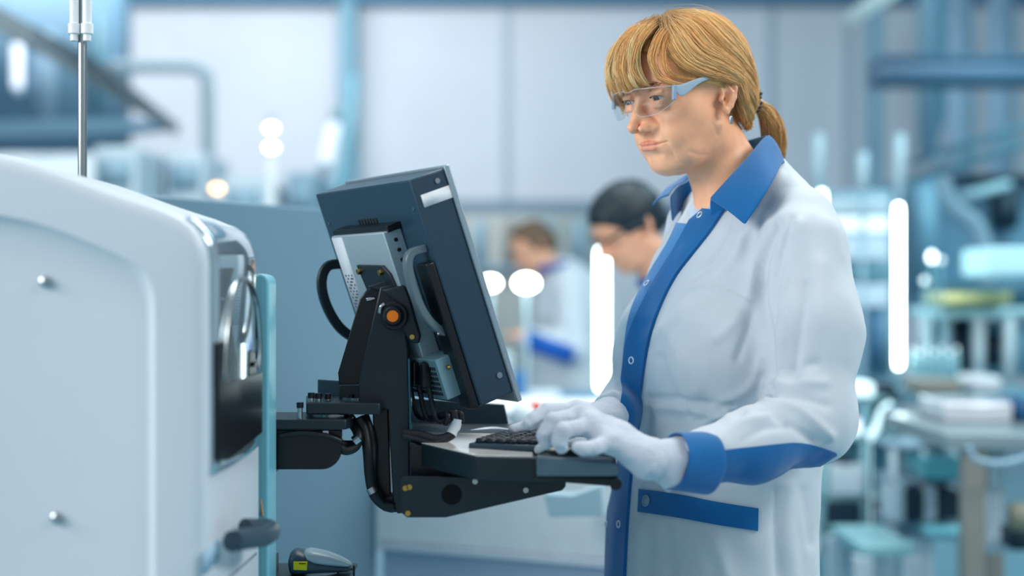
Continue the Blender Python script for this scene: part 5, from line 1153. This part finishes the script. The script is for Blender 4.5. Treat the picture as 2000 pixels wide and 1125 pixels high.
single('light_bar', MB().ext([P(1885, 372, 6.5), P(1975, 350, 6.5), P(1978, 366, 6.5), P(1888, 392, 6.5)], (0, 0.099, 0)), glow_m('bar_teal', (150, 192, 205), 0.2), 'pale slanted light bar in front of blue machine', 'lamp')
single('turquoise_box', bx(MB(), 1932, 482, 2050, 538, 4.8, 0.3), glow_m('turquoise_glow', (170, 216, 226), 0.28), 'light turquoise box with added glow at the right edge', 'box', bevel=0.015)  # plain box, its brightness comes from a glow put into the colour
for x, y, r, l in ((1820, 502, 0.014, 'bright white spot lamp beside tall tube lamp'), (1838, 508, 0.010, 'faint spot lamp right of the bright one'), (1806, 548, 0.012, 'small pinkish indicator lamp under the spot lamps')):
    t = thing('spot_lamp', P(x, y, 5.1)*np.array([1, 1, 0]), l, 'lamp'); MB().tube([P(x, y+6, 5.1), (P(x, y, 5.1)[0], 5.1, P(0, 772, 4.55)[2])], 0.005, 8).build('pole', B2, t)
    MB().ball(P(x, y, 5.1), r, 10, (1, 1, 1.4 if r > 0.013 else 1)).build('lens', glow_m('spot%d' % int(r*1000), (225, 240, 242), 3.5 if r > 0.013 else 0.8), t)
# ---- rack right behind her shoulder, drawers brightened by a glow in their colour
t = thing('drawer_rack', P(1680, 600, 5.8)*np.array([1, 1, 0]), 'white drawer rack, glow added to drawers, behind her near shoulder', 'rack')
bx(MB(), 1600, 372, 1742, 1131, 6.0, 0.4).build('frame', B7, t)
for y0, y1, m in ((388, 414, B4), (424, 452, glow_m('drawer_glow', (230, 240, 246), 0.55)), (462, 508, glow_m('drawer_weak_glow', (190, 210, 226), 0.16)), (520, 545, B2), (556, 600, glow_m('drawer_weak_glow', (190, 210, 226), 0.16))):
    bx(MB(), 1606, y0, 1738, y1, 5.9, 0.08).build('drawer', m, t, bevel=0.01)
bx(MB(), 1684, 600, 1740, 730, 5.95, 0.2).build('side', B1, t); bx(MB(), 1702, 605, 1716, 725, 5.9, 0.05).build('slot', mat('slot_blue', (60, 110, 150), rough=0.5), t)
# ---- shelf unit at the right
t = thing('shelf_unit', P(1900, 700, 5.2)*np.array([1, 1, 0]), 'pale shelf unit with yellow strip at right edge', 'shelf')
bx(MB(), 1805, 600, 2060, 622, 5.2, 0.28).build('shelf_board', mat('shelf_teal', (168, 208, 218), rough=0.4), t)
bx(MB(), 1832, 572, 1975, 592, 5.1, 0.2).build('strip', mat('strip_yellow', (214, 214, 150), rough=0.5), t)
for x in (1812, 1850, 1915, 1975): bx(MB(), x-9, 622, x+9, 746, 5.2, 0.06).build('post', B4 if x != 1850 else B7, t)
bx(MB(), 1800, 625, 2060, 736, 5.44, 0.04).build('back', mat('shelf_back', (120, 168, 186), rough=0.5), t)
for x0, y0, x1, y1 in ((1828, 622, 1846, 666), (1872, 622, 1904, 722), (1930, 652, 1964, 716)): bx(MB(), x0, y0, x1, y1, 5.36, 0.06).build('gap_shade', B3, t)  # dark blocks put in for the shade of open gaps
bx(MB(), 1845, 552, 2060, 603, 5.22, 0.2).build('lower_tray', mat('tray_dark_teal', (50, 96, 116), rough=0.5), t)
tt_z = P(0, 772, 4.55)[2]
glassm = mat('bottle_teal', (150, 205, 216), rough=0.15, spec=0.9)
bxs = [(1784, 716), (1797, 722), (1811, 714), (1826, 720), (1840, 712), (1855, 722), (1868, 714)]
ORD = ('leftmost', 'second from the left', 'third from the left', 'middle', 'third from the right', 'second from the right', 'rightmost')
for k, (x, y) in enumerate(bxs):
    c = P(x, 736, 4.98); c[2] = tt_z; t = thing('small_bottle', c, 'small pale teal bottle, '+ORD[k]+' of the row on the right bench', 'bottle', 'bottles in a row on the right bench'); z1 = P(x, y-32, 4.9)[2]
    MB().tube([c, (c[0], c[1], z1-0.02), (c[0], c[1], z1-0.01)], [0.011, 0.011, 0.005], 12).build('body', glassm, t); MB().tube([(c[0], c[1], z1-0.01), (c[0], c[1], z1+0.004)], 0.006, 10).build('cap', glow_m('cap_glint', (215, 240, 245), 0.7), t)  # caps carry a weak glow as a painted glint
# ---- benches
def table(name, x0, x1, y, Y, dep, label, m, lm, legs=((0.06, 0.06), (0.94, 0.06), (0.06, 0.94), (0.94, 0.94)), th=0.04):
    a, b = P(x0, y, Y), P(x1, y, Y); t = thing(name, ((a[0]+b[0])/2, Y+dep/2, 0), label, 'table')
    MB().box(((a[0]+b[0])/2, Y+dep/2, a[2]-th/2), (b[0]-a[0], dep, th)).build('tabletop', m, t, bevel=0.005)
    for u, v in legs: MB().box((a[0]+(b[0]-a[0])*u, Y+dep*v, (a[2]-th)/2), (0.05, 0.05, a[2]-th)).build('leg', lm, t, bevel=0.004)
    return t
tt = table('work_table', 1797, 2080, 772, 4.55, 0.95, 'long steel bench carrying bottles under shelf unit', mat('bench_steel', (112, 160, 176), rough=0.3, metal=0.3), B4)
t2 = table('work_table', 1850, 2120, 848, 3.6, 0.62, 'nearest steel table at lower right with taupe leg', mat('table_steel', (140, 158, 164), rough=0.3, metal=0.3), B6, legs=((0.9, 0.1), (0.9, 0.95)))
bx(MB(), 1884, 866, 1926, 1900, 3.62, 0.05).build('leg', B6, t2, bevel=0.004)
single('metal_case', bx(MB(), 1842, 786, 1980, 826, 3.9, 0.25), mat('case_bright', (214, 216, 224), rough=0.2, metal=0.3), 'bright metal case on table at lower right', 'case', bevel=0.01)
single('dark_device', bx(MB(), 1716, 748, 1750, 774, 4.82, 0.2), B3, 'dark device left of bright metal case', 'device', bevel=0.01)
single('grey_device', bx(MB(), 1796, 742, 1880, 772, 4.57, 0.2), B6, 'grey flat device beside the dark one on bench', 'device', bevel=0.01)
single('white_device', bx(MB(), 1900, 735, 1962, 772, 4.57, 0.2), mat('dev_white', (206, 214, 222), rough=0.4), 'white device behind the bright metal case', 'device', bevel=0.02)
single('blue_device', bx(MB(), 1986, 780, 2040, 826, 3.9, 0.2), mat('dev_blue', (24, 76, 120), rough=0.4), 'dark blue device right of bright metal case', 'device', bevel=0.02)
single('clamp_lamp', MB().tube([(P(1700, 850, 4.26)[0], 4.26, 0.0), P(1700, 862, 4.26), P(1700, 850, 4.26), P(1712, 836, 4.26), P(1720, 800, 4.26), P(1740, 786, 4.26)], [0.0015, 0.0015, 0.014, 0.011, 0.006, 0.006], 10), glow_m('clamp_glow', (210, 240, 245), 0.9), 'small bright clamp lamp above the storage rack', 'lamp')
single('white_lamp_head', MB().ball(P(1675, 836, 4.85), 0.022, 10, (1, 1, 1.5)), glow_m('head_glow', (225, 230, 240), 1.2), 'white glowing lamp head beside her elbow', 'lamp')
single('bright_tray', bx(MB(), 1668, 748, 1708, 774, 4.82, 0.15), glow_m('tray_glow', (216, 240, 246), 0.9), 'bright tray on the storage rack behind her sleeve', 'tray', bevel=0.01)  # no lamp, the tray has a glow added to look brightly lit
# ---- lower racks with boxes; some dark blocks stand in for shaded gaps
t = thing('storage_rack', P(1680, 1060, 4.8)*np.array([1, 1, 0]), 'teal storage rack with boxes at lower right behind coat', 'rack')
for x in (1600, 1684, 1738): bx(MB(), x, 775, x+12, 1330, 4.8, 0.04).build('post', mat('rack_teal', (130, 182, 196), rough=0.4), t)
for y in (775, 850, 969, 1028, 1068): bx(MB(), 1600, y, 1750, y+9, 4.8, 0.35).build('shelf_board', mat('rack_board', (150, 196, 206), rough=0.4), t)
bx(MB(), 1600, 784, 1750, 1100, 5.15, 0.02).build('back', mat('rack_back', (110, 160, 178), rough=0.5), t)
for x0, y0, x1, y1, m, l in ((1622, 908, 1688, 968, B4, 'pale box on the upper rack shelf beside coat'), (1618, 985, 1682, 1026, B3, 'dark block for the shaded gap below the pale box'), (1706, 982, 1728, 1028, B3, 'small dark block for the shaded gap farther right'),
        (1640, 895, 1668, 908, B3, 'thin dark lid on top of the pale box'), (1622, 1052, 1684, 1067, B3, 'flat dark box on the lowest rack shelf')):
    single('box_or_gap', bx(MB(), x0, y0, x1, y1, 4.78, 0.2), m, l, 'box', bevel=0.006)
t = thing('tool_trolley', P(1830, 1000, 4.3)*np.array([1, 1, 0]), 'pale tool trolley with turquoise bin left of taupe leg', 'trolley')
bx(MB(), 1745, 880, 1880, 1050, 4.49, 0.02).build('back', mat('trolley_back', (146, 176, 188), rough=0.5), t)
for y in (870, 938, 1021, 1045): bx(MB(), 1742, y, 1884, y+8, 4.3, 0.22).build('shelf_board', B7, t)
for x in (1742, 1800, 1876): bx(MB(), x, 870, x+9, 1320, 4.3, 0.03).build('post', B4, t)
for x0, y0, x1, y1, m, l in ((1770, 950, 1800, 1020, B3, 'tall dark block for a shaded gap on trolley'), (1832, 958, 1876, 1016, B3, 'wide dark block for a shaded gap on trolley'), (1752, 945, 1768, 1020, B4, 'narrow white box on trolley, leftmost'), (1806, 950, 1830, 1020, mat('tr_white', (196, 206, 216), rough=0.4), 'white box between the two dark gaps on trolley'),  # both dark blocks here paint the shade of gaps
        (1804, 893, 1880, 936, B5, 'turquoise bin on trolley top'), (1810, 1030, 1882, 1044, glow_m('bin_bright', (120, 200, 215), 0.25), 'bright turquoise tray on trolley bottom'), (1830, 846, 1876, 869, B3, 'dark box with pale lid above turquoise bin')):  # bottom tray is brightened by a faint glow in its material
    single('box_or_gap', bx(MB(), x0, y0, x1, y1, 4.25, 0.2), m, l, 'box', bevel=0.006)
table('low_table', 1680, 1788, 1066, 3.85, 0.35, 'low pale turquoise table on the floor at lower right', mat('low_top', (150, 204, 212), rough=0.3), B4, th=0.03)
single('reel_stand', MB().tube([P(1948, 862, 3.9), P(1948, 955, 3.9)], 0.022, 12), B4, 'upper white reel stand right of taupe leg', 'stand')
single('reel_stand', bx(MB(), 1926, 962, 1960, 1082, 3.9, 0.08), mat('reel_white', (206, 222, 232), rough=0.4), 'lower white reel stand right of taupe leg', 'stand', bevel=0.01)
single('white_bracket', bx(MB(), 1928, 1052, 1990, 1080, 3.85, 0.1), B4, 'white bracket at foot of reel stand', 'bracket', bevel=0.01)
single('motor_drum', MB().tube([P(1976, 1010, 3.6), P(2040, 1010, 3.6)], 0.036, 20), mat('drum_olive', (128, 130, 112), rough=0.5), 'olive grey motor drum at the right edge', 'drum')
single('black_box', bx(MB(), 1980, 1036, 2050, 1075, 3.7, 0.1), B3, 'black box under the olive motor drum', 'box')
single('cable_coil', MB().tube(crom([P(1890, 872, 3.5), P(1905, 895, 3.5), P(1940, 905, 3.5), P(1985, 900, 3.5), P(2030, 880, 3.5)], 8), 0.008, 8), B7, 'pale cable hanging below the nearest steel table', 'cable')

# ================================================================== the two workers behind
def worker(label, org, yaw, pitch, scale, hair_rgb, light_m, body, arms, hand_pt, stripe, glasses=True, neck_to=None, recede=0):
    fr = head_frame(org, yaw, pitch, scale); w = thing('person', (body[0][0], body[0][1], 0), label, 'person')
    nk = [to_l(fr, org+np.array([0, 0, -0.03])-0.018*np.array([-math.cos(yaw), -math.sin(yaw), 0]))[0], to_l(fr, neck_to)[0]]
    lo = np.minimum(np.array([-105, -88, -130]), nk[1]-30); hi = np.maximum(np.array([128, 88, 125]), nk[1]+30)
    V, F = net(lambda X: headfield(X, nk, [50, 56]), lo, hi, 3.6)
    link('body', to_w(fr, relax(V, F, 1, .4)), F[:, ::-1], mat('skin_plain', (232, 172, 140), rough=0.45, sss=0.1), w)
    def hf(X):
        d = smin(ell(X, (2, 0, 42), (101, 80, 86)), ell(X, (-60, 0, -5), (40, 56, 40)), 14); q = smin(ell(X, (104, 0, 0), (66, 100, 62)), ell(X, (24, 0, -50), (60, 120, 66)), 10); q = smin(q, ell(X, (104-recede*0.2, 0, recede*0.7), (66+recede*0.5, 100, 62)), 8) if recede else q; return smax(d, -q, 5)
    V, F = net(hf, (-110, -88, -60), (112, 88, 132), 3.4); N = vnormals(V, F); V = V+N*(2.2*noise3(V*np.array([1, 1, .4]), 0.11, 3))[:, None]
    link('hair', to_w(fr, V), F[:, ::-1], mat('hair_%d_%d' % hair_rgb[:2], hair_rgb, rough=0.5, noise=0.3, nscale=120), w)
    if glasses:
        g = MB()
        for s in (1, -1): g.tube(to_w(fr, crom([(-8, 78*s, 22), (50, 76*s, 24), (82, 62*s, 22), (94, 44*s, 18)], 6)), [0.0028]*9+[0.004]*10, 8)
        g.tube(to_w(fr, crom([(94, 44, 18), (100, 30, 14), (100, 0, 20), (100, -30, 14), (94, -44, 18)], 6)), 0.003, 8); g.build('safety_glasses', mat('dark_frame', (36, 54, 66), rough=0.3), w)
    def bf(X):
        d = None
        for i in range(len(body)-1):
            a, b = body[i], body[i+1]; e = cap(X, a[:3], b[:3], a[3], b[3]); d = e if d is None else smin(d, e, 0.06)
        for ar in arms:
            e = None
            for i in range(len(ar)-1):
                f_ = cap(X, ar[i][:3], ar[i+1][:3], ar[i][3], ar[i+1][3]); e = f_ if e is None else smin(e, f_, 0.02)
            d = smin(d, e, 0.03)
        return d
    allp = np.array([p[:3] for p in body]+[p[:3] for a in arms for p in a]); V, F = net(bf, allp.min(0)-0.22, allp.max(0)+0.22, 0.011)
    V = relax(V, F, 2); N = vnormals(V, F); V = V+N*(0.005*noise3(V, 14, 2)+0.004*noise3(V, 30, 6))[:, None]
    ct = link('lab_coat', V, F, WHITE, w)
    mb = MB()
    for a, b, r1, r2 in stripe: mb.tube([a, b], [r1, r2], 18)
    mb.build('blue_cuff', mat('bg_blue_cotton', (10, 84, 170), rough=0.8), ct)
    nb = np.array(neck_to); pts = [nb+np.array([0.075*math.cos(a), 0.075*math.sin(a), 0.012*math.cos(a)+0.03]) for a in np.linspace(0, 2*math.pi, 20)]
    MB().tube(pts, 0.016, 10, cap=False).build('collar', mat('bg_blue_cotton', (10, 84, 170)), ct)
    for a, b, c_ in hand_pt:
        mb = MB(); mb.tube([a, b], [0.028, 0.034], 14)
        for k in range(4): mb.tube(crom([b+np.array([0, (k-1.5)*0.017, 0]), b+(c_-b)*0.5+np.array([0, (k-1.5)*0.019, 0.004]), c_+np.array([0, (k-1.5)*0.019, -0.006*abs(k-1.5)])], 4), [0.011]*4+[0.010]*4+[0.008], 10)
        mb.tube([a+(b-a)*0.5, b+np.array([0.0, -0.035, -0.01])], [0.013, 0.010], 10); mb.build('hand', mat('skin_plain', (232, 172, 140)), w)
    lg = MB(); x0, y0 = body[-1][0], body[-1][1]
    for s in (-0.08, 0.08): lg.tube([(x0, y0+s, body[-1][2]-0.08), (x0, y0+s, 0.40), (x0, y0+s, 0.06)], [0.07, 0.075, 0.06], 14)
    lg.build('trousers', mat('navy_trousers', (38, 48, 66)), w)
    sh = MB()
    for s in (-0.08, 0.08): sh.ball((x0-0.05, y0+s, 0.045), 0.07, 8, (1.9, 0.75, 0.62))
    sh.build('shoes', mat('white_clogs', (220, 225, 230)), w)
def v4(p, r): return (*p, r)
# dark-haired man directly behind her
O1 = P(1236, 446, 3.62)
worker('dark-haired man in lab coat and glasses bending down just behind woman', O1, math.radians(24), math.radians(30), 1.0, (14, 34, 46), None,
       [v4(P(1345, 620, 3.66), 0.09), v4(P(1400, 680, 3.66), 0.17), v4(P(1440, 860, 3.66), 0.18), v4(P(1450, 1060, 3.66), 0.19)],
       [[v4(P(1395, 640, 3.45), 0.075), v4(P(1400, 860, 3.40), 0.06), v4(P(1270, 900, 3.45), 0.045)]],
       [(P(1262, 900, 3.45), P(1235, 902, 3.45), P(1195, 915, 3.45))], [(P(1270, 900, 3.45), P(1330, 882, 3.42), 0.049, 0.054)], neck_to=P(1312, 566, 3.66))
# far worker with raised forearm
O2 = P(1048, 486, 6.1)
worker('brown-haired man in white lab coat working far behind the monitor', O2, math.radians(14), math.radians(30), 1.0, (104, 80, 62), None,
       [v4(P(1105, 548, 6.1), 0.10), v4(P(1122, 600, 6.1), 0.16), v4(P(1118, 720, 6.1), 0.155), v4(P(1112, 860, 6.1), 0.17)],
       [[v4(P(1112, 560, 5.92), 0.075), v4(P(1120, 680, 5.88), 0.062), v4(P(1030, 662, 5.86), 0.045)]],
       [(P(1026, 658, 5.86), P(1012, 655, 5.86), P(988, 655, 5.86))], [(P(1120, 695, 5.84), P(1028, 664, 5.84), 0.040, 0.046)], glasses=False, recede=45, neck_to=P(1082, 535, 6.1))
